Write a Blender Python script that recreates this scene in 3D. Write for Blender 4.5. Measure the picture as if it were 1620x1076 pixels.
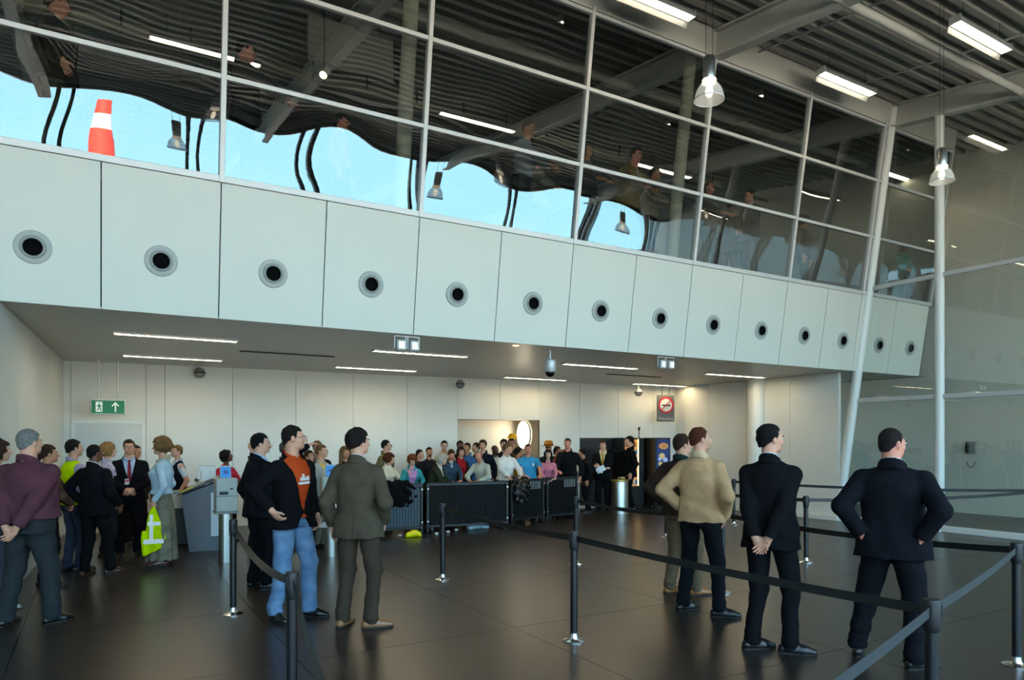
import bpy, bmesh, math, random
import numpy as np
from mathutils import Vector, Matrix
random.seed(7); np.random.seed(7)
for o in list(bpy.data.objects): bpy.data.objects.remove(o)
SC = bpy.context.scene
COL = SC.collection
# ---------------------------------------------------------------- camera
FPX, YAW, YH, EYE = 1110.4, .5348, 696.8, 1.77
CC, SS = math.cos(YAW), math.sin(YAW)
cam = bpy.data.cameras.new('camera'); camo = bpy.data.objects.new('camera', cam); COL.objects.link(camo)
camo.location = (0, 0, EYE); camo.rotation_euler = (math.pi/2, 0, -YAW)
cam.sensor_width = 36; cam.lens = FPX/1620*36; cam.shift_y = (YH-538)/1620; cam.clip_start = .05; cam.clip_end = 400
SC.camera = camo
# ---------------------------------------------------------------- sky, sun, exposure
W = bpy.data.worlds.new('sky'); SC.world = W; W.use_nodes = True
nt = W.node_tree; nt.nodes.clear()
tc = nt.nodes.new('ShaderNodeTexCoord'); sx = nt.nodes.new('ShaderNodeSeparateXYZ'); rp = nt.nodes.new('ShaderNodeValToRGB')
bg = nt.nodes.new('ShaderNodeBackground'); wo = nt.nodes.new('ShaderNodeOutputWorld')
nt.links.new(tc.outputs['Generated'], sx.inputs[0]); nt.links.new(sx.outputs[2], rp.inputs[0])
nt.links.new(rp.outputs[0], bg.inputs[0]); nt.links.new(bg.outputs[0], wo.inputs[0])
rp.color_ramp.elements[0].position = 0; rp.color_ramp.elements[0].color = (.42, .79, .97, 1)
rp.color_ramp.elements[1].position = .6; rp.color_ramp.elements[1].color = (.46, .60, .84, 1)
e = rp.color_ramp.elements.new(.10); e.color = (.38, .75, .97, 1)
bg.inputs[1].default_value = 7.0
sun = bpy.data.lights.new('sun', 'SUN'); sun.energy = 90; sun.angle = .01; sun.color = (1, .90, .76)
suno = bpy.data.objects.new('sun', sun); COL.objects.link(suno)
suno.rotation_euler = (math.radians(-42), 0, math.radians(12))     # from behind the building: the hall faces away from the sun
SC.view_settings.view_transform = 'Standard'; SC.view_settings.look = 'None'; SC.view_settings.gamma = 1
SC.view_settings.use_curve_mapping = False
SC.view_settings.exposure = 0.08
SC.cycles.use_denoising = True; SC.cycles.max_bounces = 8; SC.cycles.diffuse_bounces = 4; SC.cycles.glossy_bounces = 4
SC.cycles.transparent_max_bounces = 16; SC.cycles.sample_clamp_indirect = 6
SC.cycles.caustics_reflective = False; SC.cycles.caustics_refractive = False
# ---------------------------------------------------------------- helpers
def P(px, py, s):                       # a point of the photograph at depth s, as a place in the hall
    a = (px-810)/FPX
    return Vector((s*(a*CC+SS), s*(CC-a*SS), EYE+(YH-py)/FPX*s))
def PZ(px, py, z): return P(px, py, (z-EYE)*FPX/(YH-py))
def PX(px, py, x): return P(px, py, x/((px-810)/FPX*CC+SS))
def PY(px, py, y): return P(px, py, y/(CC-(px-810)/FPX*SS))
FY, FT = 9.669, .1464
def face_y(z): return FY-FT*z
def PF(px, py):                          # on the leaning balcony front
    a = (px-810)/FPX; s = (FY-FT*EYE)/((CC-a*SS)+FT*(YH-py)/FPX)
    return P(px, py, s)
def lin(c):
    if isinstance(c, str): c = [int(c[i:i+2], 16)/255 for i in (0, 2, 4)]
    return tuple((v/12.92 if v <= .04045 else ((v+.055)/1.055)**2.4) for v in c)
MATS = {}
def mat(name, col, rough=.5, metal=0, spec=.5, noise=0, nscale=8, bump=0, bscale=60, emit=0, coat=0, vary=None):
    if name in MATS: return MATS[name]
    m = bpy.data.materials.new(name); m.use_nodes = True; t = m.node_tree; b = t.nodes['Principled BSDF']
    c = lin(col); b.inputs['Base Color'].default_value = (*c, 1); b.inputs['Roughness'].default_value = rough
    b.inputs['Metallic'].default_value = metal; b.inputs['Specular IOR Level'].default_value = spec
    b.inputs['Coat Weight'].default_value = coat
    if emit: b.inputs['Emission Color'].default_value = (*c, 1); b.inputs['Emission Strength'].default_value = emit
    tc = t.nodes.new('ShaderNodeTexCoord')
    if noise or vary:
        n = t.nodes.new('ShaderNodeTexNoise'); n.inputs['Scale'].default_value = nscale; n.inputs['Detail'].default_value = 5
        t.links.new(tc.outputs['Object'], n.inputs['Vector'])
        r = t.nodes.new('ShaderNodeValToRGB'); r.color_ramp.elements[0].position = .3; r.color_ramp.elements[1].position = .7
        d = lin(vary) if vary else tuple(v*(1-noise) for v in c)
        r.color_ramp.elements[0].color = (*d, 1); r.color_ramp.elements[1].color = (*c, 1)
        t.links.new(n.outputs['Fac'], r.inputs[0]); t.links.new(r.outputs[0], b.inputs['Base Color'])
    if bump:
        n2 = t.nodes.new('ShaderNodeTexNoise'); n2.inputs['Scale'].default_value = bscale; n2.inputs['Detail'].default_value = 3
        t.links.new(tc.outputs['Object'], n2.inputs['Vector'])
        bp = t.nodes.new('ShaderNodeBump'); bp.inputs['Strength'].default_value = bump; bp.inputs['Distance'].default_value = .02
        t.links.new(n2.outputs['Fac'], bp.inputs['Height']); t.links.new(bp.outputs[0], b.inputs['Normal'])
    MATS[name] = m; return m
def glass_mat(name, r0, tint=(1, 1, 1), wob=0, wscale=.5):
    m = bpy.data.materials.new(name); m.use_nodes = True; t = m.node_tree; t.nodes.clear(); N = t.nodes.new; L = t.links.new
    o = N('ShaderNodeOutputMaterial'); mx = N('ShaderNodeMixShader'); tr = N('ShaderNodeBsdfTransparent'); g = N('ShaderNodeBsdfGlossy')
    ge = N('ShaderNodeNewGeometry'); dt = N('ShaderNodeVectorMath'); dt.operation = 'DOT_PRODUCT'
    L(ge.outputs['Incoming'], dt.inputs[0]); L(ge.outputs['Normal'], dt.inputs[1])
    def mth(op, a, b=None):
        q = N('ShaderNodeMath'); q.operation = op
        for i, v in ((0, a), (1, b)):
            if v is None: continue
            if isinstance(v, (int, float)): q.inputs[i].default_value = v
            else: L(v, q.inputs[i])
        return q.outputs[0]
    c = mth('ABSOLUTE', dt.outputs['Value']); f5 = mth('POWER', mth('SUBTRACT', 1.0, c), 5.0)
    fac = mth('ADD', mth('MULTIPLY', f5, 1-r0), r0)                  # Schlick reflectance of the pane, alike from both sides
    tr.inputs[0].default_value = (*tint, 1); g.inputs['Roughness'].default_value = 0
    L(fac, mx.inputs[0]); L(tr.outputs[0], mx.inputs[1]); L(g.outputs[0], mx.inputs[2]); L(mx.outputs[0], o.inputs[0])
    if wob:
        tc = N('ShaderNodeTexCoord'); n = N('ShaderNodeTexNoise'); n.inputs['Scale'].default_value = wscale; n.inputs['Detail'].default_value = 0
        b = N('ShaderNodeBump'); b.inputs['Strength'].default_value = 1; b.inputs['Distance'].default_value = wob
        L(tc.outputs['Object'], n.inputs['Vector']); L(n.outputs['Fac'], b.inputs['Height']); L(b.outputs[0], g.inputs['Normal'])
    MATS[name] = m; return m
def link(name, me, m, parent=None, loc=None, rotz=0):
    ob = bpy.data.objects.new(name, me); COL.objects.link(ob)
    for k in (m if isinstance(m, (list, tuple)) else [m]): me.materials.append(k)
    if parent: ob.parent = parent
    if loc is not None: ob.location = loc
    if rotz: ob.rotation_euler = (0, 0, rotz)
    return ob
class MB:
    def __init__(s): s.v = []; s.f = []
    def add(s, v, f): n = len(s.v); s.v += [tuple(p) for p in v]; s.f += [tuple(i+n for i in q) for q in f]; return s
    def box(s, c, d, R=None, bev=0):
        x, y, z = (k/2 for k in d)
        if bev:
            b = min(bev, x*.45, y*.45, z*.45); V = []
            for sx_ in (-1, 1):
                for sy_ in (-1, 1):
                    for sz_ in (-1, 1): V += [(sx_*(x-b), sy_*(y-b), sz_*z), (sx_*(x-b), sy_*y, sz_*(z-b)), (sx_*x, sy_*(y-b), sz_*(z-b))]
            bm = bmesh.new(); vs = [bm.verts.new(q) for q in V]; bmesh.ops.convex_hull(bm, input=vs)
            bm.verts.index_update(); V = [tuple(q.co) for q in bm.verts]; F = [tuple(q.index for q in f.verts) for f in bm.faces]; bm.free()
        else:
            V = [(i*x, j*y, k*z) for i in (-1, 1) for j in (-1, 1) for k in (-1, 1)]
            F = [(0, 1, 3, 2), (4, 6, 7, 5), (0, 4, 5, 1), (2, 3, 7, 6), (0, 2, 6, 4), (1, 5, 7, 3)]
        c = Vector(c)
        return s.add([(R @ Vector(q) if R else Vector(q))+c for q in V], F)
    def cyl(s, a, b, r0, r1=None, n=12, cap=True):
        r1 = r0 if r1 is None else r1; a = Vector(a); b = Vector(b); d = (b-a).normalized()
        u = d.orthogonal().normalized(); w = d.cross(u)
        V = []; 
        for c, r in ((a, r0), (b, r1)): V += [c+r*(math.cos(t)*u+math.sin(t)*w) for t in [i*2*math.pi/n for i in range(n)]]
        F = [(i, (i+1) % n, n+(i+1) % n, n+i) for i in range(n)]
        if cap: F += [tuple(range(n))[::-1], tuple(range(n, 2*n))]
        return s.add(V, F)
    def lathe(s, prof, n=20, o=(0, 0, 0), R=None):
        V = []; o = Vector(o)
        for r, z in prof: V += [Vector((r*math.cos(i*2*math.pi/n), r*math.sin(i*2*math.pi/n), z)) for i in range(n)]
        V = [(R @ q if R else q)+o for q in V]
        F = [(k*n+i, k*n+(i+1) % n, (k+1)*n+(i+1) % n, (k+1)*n+i) for k in range(len(prof)-1) for i in range(n)]
        return s.add(V, F)
    def prism(s, pts, a, b):             # polygon of (u,w) extruded: a = origin fn
        n = len(pts); V = [a(*p) for p in pts]+[b(*p) for p in pts]
        return s.add(V, [tuple(range(n)), tuple(range(n, 2*n))[::-1]]+[(i, (i+1) % n, n+(i+1) % n, n+i) for i in range(n)])
    def sphere(s, c, r, nu=12, nv=8):
        r = r if isinstance(r, (tuple, list)) else (r, r, r); c = Vector(c)
        V = [c+Vector((0, 0, r[2]))]
        for j in range(1, nv):
            ph = math.pi*j/nv
            V += [c+Vector((r[0]*math.sin(ph)*math.cos(2*math.pi*i/nu), r[1]*math.sin(ph)*math.sin(2*math.pi*i/nu), r[2]*math.cos(ph))) for i in range(nu)]
        V.append(c-Vector((0, 0, r[2]))); L = len(V)-1
        F = [(0, 1+i, 1+(i+1) % nu) for i in range(nu)]
        for j in range(nv-2):
            F += [(1+j*nu+i, 1+(j+1)*nu+i, 1+(j+1)*nu+(i+1) % nu, 1+j*nu+(i+1) % nu) for i in range(nu)]
        b = 1+(nv-2)*nu
        F += [(L, b+(i+1) % nu, b+i) for i in range(nu)]
        return s.add(V, F)
    def mesh(s, name, smooth=False):
        me = bpy.data.meshes.new(name); me.from_pydata(s.v, [], s.f); me.validate()
        bm = bmesh.new(); bm.from_mesh(me); bmesh.ops.recalc_face_normals(bm, faces=bm.faces[:]); bm.to_mesh(me); bm.free()
        if smooth:
            me.shade_smooth()
            try: me.set_sharp_from_angle(angle=math.radians(40))
            except Exception: pass
        return me
    def build(s, name, m, parent=None, loc=None, rotz=0, smooth=False): return link(name, s.mesh(name, smooth), m, parent, loc, rotz)
def thing(name, label, cat, loc=(0, 0, 0), rotz=0, group=None):
    o = bpy.data.objects.new(name, None); COL.objects.link(o); o.empty_display_size = .2
    o.location = loc; o.rotation_euler = (0, 0, rotz); o['label'] = label; o['category'] = cat
    if group: o['group'] = group
    return o
def tag(o, label, cat, group=None):
    o['label'] = label; o['category'] = cat
    if group: o['group'] = group
    return o
def struct(o): o['kind'] = 'structure'; return o
def sroot(name): o = bpy.data.objects.new(name, None); COL.objects.link(o); return struct(o)
def copy_tree(o, parent=None):
    c = o.copy(); COL.objects.link(c); c.parent = parent
    for ch in list(o.children): copy_tree(ch, c)
    return c
def quadplate(name, q, thick, m, parent=None, n=None):   # four world corners, thickened along n
    q = [Vector(p) for p in q]; n = n or (q[1]-q[0]).cross(q[3]-q[0]).normalized()
    return MB().add(q+[p-n*thick for p in q], [(0, 1, 2, 3), (7, 6, 5, 4), (0, 4, 5, 1), (1, 5, 6, 2), (2, 6, 7, 3), (3, 7, 4, 0)]).build(name, m, parent)
# ---------------------------------------------------------------- materials
M_white = mat('white_painted_panel', 'e2e2da', .45, noise=.03, nscale=1.5)
M_face = mat('pale_grey_metal_panel', 'd3d6cd', .42, noise=.03, nscale=1.2)
M_frame = mat('silver_window_frame', 'c4c5c4', .4, metal=.2)
M_steelwhite = mat('grey_painted_steel', 'b9b9b2', .5)
M_deck = mat('roof_deck_grey', '9c9a92', .5, noise=.1, nscale=2)
M_dark = mat('dark_joint', '1c1f1f', .8)
M_soffit = mat('soffit_grey_slats', 'a9a9a2', .34, metal=.1)
M_floor = mat('dark_rubber_floor', '2a2522', .30, spec=.55, noise=.25, nscale=1.3, bump=.02, bscale=14)
M_joint = mat('floor_joint', '2f2a27', .6)
M_black = mat('black_metal', '101113', .4, spec=.5)
M_blackplastic = mat('black_plastic', '15161a', .5)
M_chrome = mat('polished_steel', 'd8d8d6', .15, metal=1)
M_brushed = mat('brushed_steel', 'b8b8b4', .32, metal=1, bump=.05, bscale=200)
M_tube = mat('fluorescent_tube', 'fff4d8', .5, emit=24)
M_warm = mat('warm_downlight', 'ffe0a8', .5, emit=70)
M_glass = glass_mat('balcony_glass', .22, (.60, .63, .60))
M_glass2 = glass_mat('side_glass', .12, (.93, .96, .93))
M_glass3 = glass_mat('facade_glass', .06, (.92, .95, .95))
# ================================================================ STRUCTURE
ZS, ZP, ZM1, ZM2, ZG = 3.256, 4.86, 6.02, 7.13, 8.2       # soffit, panel top, two transoms, glazing top
RB = ZG-FT*(face_y(ZG))                                    # underside of beams: z = RB + FT*y
def beam_z(y): return RB+FT*y
def deck_z(y): return beam_z(y)+.46
XG = 14.1                                                  # glass side wall
YFAC, XL = -2.2, -7.0
# floor with large tiles
fl = struct(MB().box((6, 10, -.06), (60, 46, .10)).build('floor', M_joint))
tl = MB().box((0, 0, 0), (1.994, 1.994, .0098)).mesh('tile')
tl.materials.append(M_floor)
for i in range(-4, 14):
    for j in range(-1, 10):
        o = bpy.data.objects.new('tile', tl); COL.objects.link(o); o.parent = fl
        o.location = (.4+i*2, .7+j*2, -.005)
# tarmac outside the facade, grassy bank and striped pylon
struct(MB().box((6, -80, -.16), (260, 150, .1)).build('ground', mat('tarmac', 'a8a49a', .9, noise=.2, nscale=.5)))
# balcony front panels: joint positions read off the photograph
jb = [(160, 489), (346, 503.5), (510, 517), (655, 530), (783, 541), (896, 550), (994, 558), (1082, 565.5), (1162, 572.5), (1233, 577), (1297, 582), (1347, 585.5)]
jt = [(160, 255), (350, 286), (517, 314), (663, 340), (793, 362), (906, 382), (1007, 400), (1095, 417), (1176, 430), (1245, 441), (1309, 452), (1365, 461)]
JX = [(PF(*a).x+PF(*b).x)/2 for a, b in zip(jb, jt)]
pw = JX[1]-JX[0]
JX += [JX[-1]+1.27, JX[-1]+2.54]                          # the front runs on beyond the glass side wall
JL = [JX[0]-pw*k for k in range(5, 0, -1)]+JX            # and to the left out of frame
wf = sroot('wall_front')
nF = Vector((0, -1, -FT)).normalized(); uF = Vector((0, -FT, 1)).normalized()
def onF(x, z, off=0): return Vector((x, face_y(z), z))+nF*off
quadplate('backing', [onF(JL[0], ZS, -.03), onF(JX[-1], ZS, -.03), onF(JX[-1], ZP, -.03), onF(JL[0], ZP, -.03)], .05, M_dark, wf, nF)
for k in range(len(JL)-1):
    a, b = JL[k]+.007, JL[k+1]-.007
    quadplate('panel', [onF(a, ZS-.0), onF(b, ZS-.0), onF(b, ZP-.02), onF(a, ZP-.02)], .03, M_face, wf, nF)
# air nozzles
vpx = [(52, 391), (255, 413), (432, 433), (587, 450), (723, 466), (843, 480), (950, 492), (1044, 504), (1128, 514), (1204, 523), (1272, 531), (1333, 539), (1390, 546), (1439, 551)]
words12 = ['first', 'second', 'third', 'fourth', 'fifth', 'sixth', 'seventh', 'eighth', 'ninth', 'tenth', 'eleventh', 'twelfth', 'thirteenth', 'fourteenth']
M_noz = mat('nozzle_grey_plastic', '9fa5a3', .45); M_noz2 = mat('nozzle_inner_grey', '868c8b', .5)
RF = Matrix((Vector((1, 0, 0)), uF, nF)).transposed()    # local z -> outward normal
RN = RF.to_4x4()
proto = None
for k, p in enumerate(vpx):
    q = PF(*p)
    if proto is None:
        t = thing('air_nozzle', '', 'air vent', group='air nozzles in the balcony front')
        MB().lathe([(.075, .0), (.172, .0), (.176, .006), (.17, .014), (.125, .018), (.118, .012)], 28).build('outer_ring', M_noz, t, smooth=True)
        MB().lathe([(.122, .01), (.118, .026), (.095, .030), (.088, .02)], 28).build('inner_ring', M_noz2, t, smooth=True)
        MB().lathe([(.09, .02), (.086, .036), (.074, .038), (.066, .01), (.0, .004)], 28).build('nozzle_throat', mat('nozzle_black', '070708', .9, spec=.1), t, smooth=True)
        proto = t
    else: t = copy_tree(proto)
    t.location = onF(q.x, q.z, .002); t.rotation_euler = RN.to_euler()
    t['label'] = 'round grey air nozzle with black throat, %s from the left in the balcony front' % words12[k]
# balcony glazing
w1 = sroot('window_1')
gx = [JX[1], JX[3], JX[5], JX[7], JX[9], JX[11], JX[13]]
gp = gx[1]-gx[0]
gx = [gx[0]-2*gp, gx[0]-gp]+gx
def bar(name, a, b, w, d, parent, m=M_frame, n=nF):
    a, b = Vector(a), Vector(b); t = (b-a).normalized(); s_ = t.cross(n).normalized()
    R = Matrix((s_, n, t)).transposed()
    return MB().box((a+b)/2, (w, d, (b-a).length), R, bev=.004).build(name, m, parent)
for i, x in enumerate(gx):
    bar('mullion', onF(x, ZP-.02, .0), onF(x, ZG+.1, 0), .06, .09, w1)
for z, w in ((ZP+.02, .075), (ZM1, .055), (ZM2, .055), (ZG, .05)):
    bar('transom', onF(gx[0], z, 0), onF(gx[-1], z, 0), w, .07, w1)
for i in range(len(gx)-1):
    for z0, z1 in ((ZP, ZM1), (ZM1, ZM2), (ZM2, ZG)):
        a, b = gx[i]+.02, gx[i+1]-.02; NX_, NZ_ = 20, 10; V = []
        ph = [random.uniform(0, 6.3) for _ in range(4)]      # toughened glass is never quite flat: a few millimetres of bow
        for iz in range(NZ_+1):
            for ix in range(NX_+1):
                u_, v_ = ix/NX_, iz/NZ_; edge = (4*u_*(1-u_))**.7*(4*v_*(1-v_))**.5
                V.append(onF(a+(b-a)*u_, z0+(z1-z0)*v_, -.01+edge*(1 if z0 == ZP else .45)*(.0042*math.sin(6.0*u_+ph[0]+1.6*v_)+.0030*math.sin(9.5*u_+ph[1]-3.1*v_)+.0016*math.sin(4.5*v_+ph[2]))))
        MB().add(V, [(iz*(NX_+1)+ix, iz*(NX_+1)+ix+1, (iz+1)*(NX_+1)+ix+1, (iz+1)*(NX_+1)+ix) for iz in range(NZ_) for ix in range(NX_)]).build('pane', M_glass, w1, smooth=True)
# soffit under the balcony
BL = PZ(100, 571, ZS); BR = PZ(1068, 613, ZS)              # back corners
LF = PZ(0, 477, ZS)
bwd = (BR-BL).normalized()
sof = sroot('ceiling_soffit'.replace('_soffit', ''))
xr = JX[-1]
nsl = 44
for k in range(nsl):
    y0 = face_y(ZS)+.02+k*(BL.y+.3-face_y(ZS))/nsl; w = (BL.y+.3-face_y(ZS))/nsl
    MB().box(((JX[13]-1.3)/2, y0+w/2, ZS+.03), (JX[13]+1.3, w-.012, .05)).build('slat', M_soffit, sof)
MB().box((6, (face_y(ZS)+BL.y)/2+.2, ZS+.12), (18, BL.y-face_y(ZS)+.3, .1)).build('void', M_dark, sof)
# gallery floor and far wall
struct(MB().box((JX[13]-10.55, 20, ZP-.12), (21.2, 22, .2)).build('floor', mat('gallery_floor', '4a4744', .6)))
bpy.data.objects[-1] if False else None
struct(MB().box((6, 31, 8), (40, .3, 10)).build('wall_gallery', mat('gallery_wall', '6f706c', .8)))
# back wall under the soffit: panels with joints
wb = sroot('wall_back')
def onB(px, z, off=0):
    # plane through BL, BR ; px on the top line
    a = (px-810)/FPX; d = Vector((a*CC+SS, CC-a*SS)); n = Vector((-bwd.y, bwd.x))
    s = (Vector((BL.x, BL.y)).dot(n))/d.dot(n)
    return Vector((d.x*s, d.y*s, z))-Vector((n.x, n.y, 0))*off
nB = Vector((bwd.y, -bwd.x, 0))
jbk = [96, 112, 231, 261, 368, 468, 559, 644, 724, 791, 854, 917, 978, 1034, 1069]
zop = EYE+(YH-664)/FPX*(onB(790, 1).y*CC+onB(790, 1).x*SS)   # head of the alcove opening
for k in range(len(jbk)-1):
    a, b = jbk[k], jbk[k+1]
    z0 = zop if 724 <= a < 854 else 0
    A, B = onB(a, z0), onB(b, z0); g = bwd*.004
    quadplate('panel', [A+g, B-g, Vector((B.x, B.y, ZS))-g, Vector((A.x, A.y, ZS))+g], .05, M_white, wb, nB)
    if z0: continue
A, B = onB(724, 0, -.07), onB(96, 0, -.07)
quadplate('backing', [B, A, A+Vector((0, 0, ZS)), B+Vector((0, 0, ZS))], .02, M_dark, wb, nB)
A, B = onB(1070, 0, -.07), onB(854, 0, -.07)
quadplate('backing', [B, A, A+Vector((0, 0, ZS)), B+Vector((0, 0, ZS))], .02, M_dark, wb, nB)
A, B = onB(724, zop, -.07), onB(854, zop, -.07)
quadplate('backing', [A, B, B+Vector((0, 0, ZS-zop)), A+Vector((0, 0, ZS-zop))], .02, M_dark, wb, nB)
# alcove behind the opening
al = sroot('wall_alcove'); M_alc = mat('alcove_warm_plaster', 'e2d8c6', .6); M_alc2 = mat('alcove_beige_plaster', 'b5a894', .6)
A, B = onB(722, 0), onB(854, 0); dv = -nB*1.35
quadplate('back_panel', [A+dv-bwd*.6, B+dv, B+dv+Vector((0, 0, zop+.4)), A+dv-bwd*.6+Vector((0, 0, zop+.4))], .05, M_alc, al, nB)
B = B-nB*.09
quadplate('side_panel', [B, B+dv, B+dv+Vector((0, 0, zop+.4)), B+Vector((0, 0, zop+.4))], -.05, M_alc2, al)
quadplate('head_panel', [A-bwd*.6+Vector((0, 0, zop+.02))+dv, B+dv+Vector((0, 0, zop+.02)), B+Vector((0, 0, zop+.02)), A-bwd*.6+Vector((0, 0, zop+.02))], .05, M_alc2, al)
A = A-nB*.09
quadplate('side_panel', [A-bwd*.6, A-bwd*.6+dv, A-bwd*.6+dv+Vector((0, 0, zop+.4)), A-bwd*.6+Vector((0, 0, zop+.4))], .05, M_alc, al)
# round wall lamp on the alcove side wall
pL = P(824, 688, (B.x*SS+B.y*CC)*1.045)
tw = thing('wall_lamp', 'round glowing white wall lamp on the beige side wall of the alcove', 'lamp', B+dv*.52+Vector((0, 0, pL.z))-bwd*.01)
Rw = Matrix((nB, Vector((0, 0, 1)), -bwd)).transposed()
MB().lathe([(.37, 0), (.38, .03), (.36, .05)], 32, R=Rw).build('lamp_rim', M_frame, tw, smooth=True)
MB().lathe([(.36, .045), (.25, .06), (.0, .066)], 32, R=Rw).build('lamp_diffuser', mat('lamp_diffuser_white', 'fff1d4', .5, emit=9), tw, smooth=True)
# left wall under the balcony, with panels
wl = sroot('wall_left')
ldir = (Vector((BL.x, BL.y, 0))-Vector((LF.x, LF.y, 0))).normalized(); nL = Vector((ldir.y, -ldir.x, 0))
def onL(px):
    a = (px-810)/FPX; d = Vector((a*CC+SS, CC-a*SS, 0)); s = Vector((LF.x, LF.y, 0)).dot(nL)/d.dot(nL); return d*s
ls = [Vector((LF.x, LF.y, 0))-ldir*.05, onL(30), onL(56), onL(78), Vector((BL.x, BL.y, 0))]
for k in range(4):
    quadplate('panel', [ls[k]+ldir*.004, ls[k+1]-ldir*.004, ls[k+1]-ldir*.004+Vector((0, 0, ZS)), ls[k]+ldir*.004+Vector((0, 0, ZS))], .05, M_white, wl, nL)
quadplate('backing', [ls[0]-nL*.06, ls[4]-nL*.06, ls[4]-nL*.06+Vector((0, 0, ZS)), ls[0]-nL*.06+Vector((0, 0, ZS))], .02, M_dark, wl, nL)
# door in the back wall on the left
d1 = sroot('door_1')
A, B = onB(115, 0), onB(227, 0); zd = EYE+(YH-668)/FPX*13.2
quadplate('leaf', [A+bwd*.06+nB*.012, B-bwd*.06+nB*.012, B-bwd*.06+nB*.012+Vector((0, 0, zd-.05)), A+bwd*.06+nB*.012+Vector((0, 0, zd-.05))], .012, mat('door_white', 'd6dad6', .45), d1, nB)
for q0, q1 in ((A, A+Vector((0, 0, zd))), (B, B+Vector((0, 0, zd))), (A+Vector((0, 0, zd)), B+Vector((0, 0, zd)))):
    bar('frame', q0+nB*.01, q1+nB*.01, .06, .03, d1, mat('door_frame', 'e6e8e4', .4), nB)
MB().cyl(B-bwd*.16+nB*.02+Vector((0, 0, 1.02)), B-bwd*.16+nB*.07+Vector((0, 0, 1.02)), .012).cyl(B-bwd*.16+nB*.065+Vector((0, 0, 1.02)), B-bwd*.30+nB*.065+Vector((0, 0, 1.02)), .01).build('door_handle', M_brushed, d1)
# right wall under the balcony with pale baseboard
wr = sroot('wall_right')
yA, yB = face_y(0)-.1, BR.y
for k in range(4):
    ya, yb = yA+(yB-yA)*k/4+.004, yA+(yB-yA)*(k+1)/4-.004
    xa = XG-.12+(BR.x-XG+.12)*k/4; xb = XG-.12+(BR.x-XG+.12)*(k+1)/4
    quadplate('panel', [Vector((xb, yb, 0)), Vector((xa, ya, 0)), Vector((xa, ya, ZS)), Vector((xb, yb, ZS))], .08, M_white, wr)
struct(MB().box((XG-.17, (yA+yB)/2, .06), (.05, yB-yA, .12), bev=.01).build('baseboard_right', mat('baseboard_white', 'e2e2dc', .5)))
struct(MB().box((JX[13]+.10, 20, (ZS+11)/2), (.12, 22.5, 11-ZS)).build('wall_gallery_side', mat('gallery_side', '8d8d86', .8)))
# column under the soffit
cb = PX(1195.5, 808, 13.86); t = struct(MB().lathe([(.215, 0), (.215, .1), (.2, .11), (.2, ZS+.02), (.0, ZS+.02)], 28).build('column', M_white, loc=(cb.x, cb.y, 0), smooth=True))
# ---- roof: corrugated deck, beams, tubes
rf = sroot('ceiling'); pitch = .30
def rib_mesh(x0, x1, y0):
    pr_ = [(0, .10), (.06, .10), (.10, 0), (.22, 0), (.26, .10), (.30, .10)]
    V = []; 
    for x in (x0, x1):
        for y, z in pr_: V.append((x, y0+y, deck_z(y0+y)+z))
    n = len(pr_)
    return MB().add(V, [(i, i+1, n+i+1, n+i) for i in range(n-1)])
M_rib = M_deck
r0 = None
yy = YFAC-.8; k = 0
while yy < 31:
    if r0 is None: r0 = rib_mesh(XL-.3, 22, yy).build('deck_rib', M_rib, rf); y00 = yy
    else:
        o = r0.copy(); COL.objects.link(o); o.parent = rf; o.location = (0, yy-y00, FT*(yy-y00))
    yy += pitch
MB().add([(XL-.5, YFAC-1, deck_z(YFAC-1)+.2), (23, YFAC-1, deck_z(YFAC-1)+.2), (23, 32, deck_z(32)+.2), (XL-.5, 32, deck_z(32)+.2)], [(0, 1, 2, 3)]).build('roof_sheet', M_dark, rf)
bx_ = [JX[3]-5.1, JX[3], JX[7], XG]
for x in bx_:                                                # I-beams running with the slope
    y0, y1 = YFAC, 30
    for dz, w, h in ((.02, .2, .035), (.44, .2, .035), (.23, .03, .4)):
        V = [Vector((x+sx_*w/2, y, beam_z(y)+dz+sz_*h/2)) for y in (y0, y1) for sx_ in (-1, 1) for sz_ in (-1, 1)]
        MB().add(V, [(0, 1, 3, 2), (4, 6, 7, 5), (0, 4, 5, 1), (2, 3, 7, 6), (0, 2, 6, 4), (1, 5, 7, 3)]).build('beam_flange' if h < .1 else 'beam_web', M_steelwhite, rf)
# edge beam over the glazing (plated)
a, b = onF(gx[0], ZG+.04, .03), onF(JX[13]+.05, ZG+.04, .03)
quadplate('edge_beam', [a, b, b+uF*.46, a+uF*.46], .16, M_steelwhite, rf, nF)
for y, dz, r in ((6.07, .06, .062), (10.5, .1, .08), (16, .1, .08), (2.0, .06, .062)):
    MB().cyl((XL, y, beam_z(y)+dz), (22, y, beam_z(y)+dz), r, n=16).build('roof_tube', M_steelwhite, rf, smooth=True)
for x in (12.4, 9.9): MB().cyl((x, 3.0, deck_z(3)-.12), (x, 8.3, deck_z(8.3)-.12), .02, n=8).build('conduit', M_steelwhite, rf, smooth=True)
# tilted round columns just behind the balcony glass
for x in (JX[3], JX[7]):
    struct(MB().cyl(Vector((x-.12, face_y(ZP)+.45, ZP-.1)), Vector((x-.12, face_y(8.6)+.45, 8.6)), .105, n=20).build('column', mat('cream_column', 'c9c5b4', .5), smooth=True))
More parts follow.
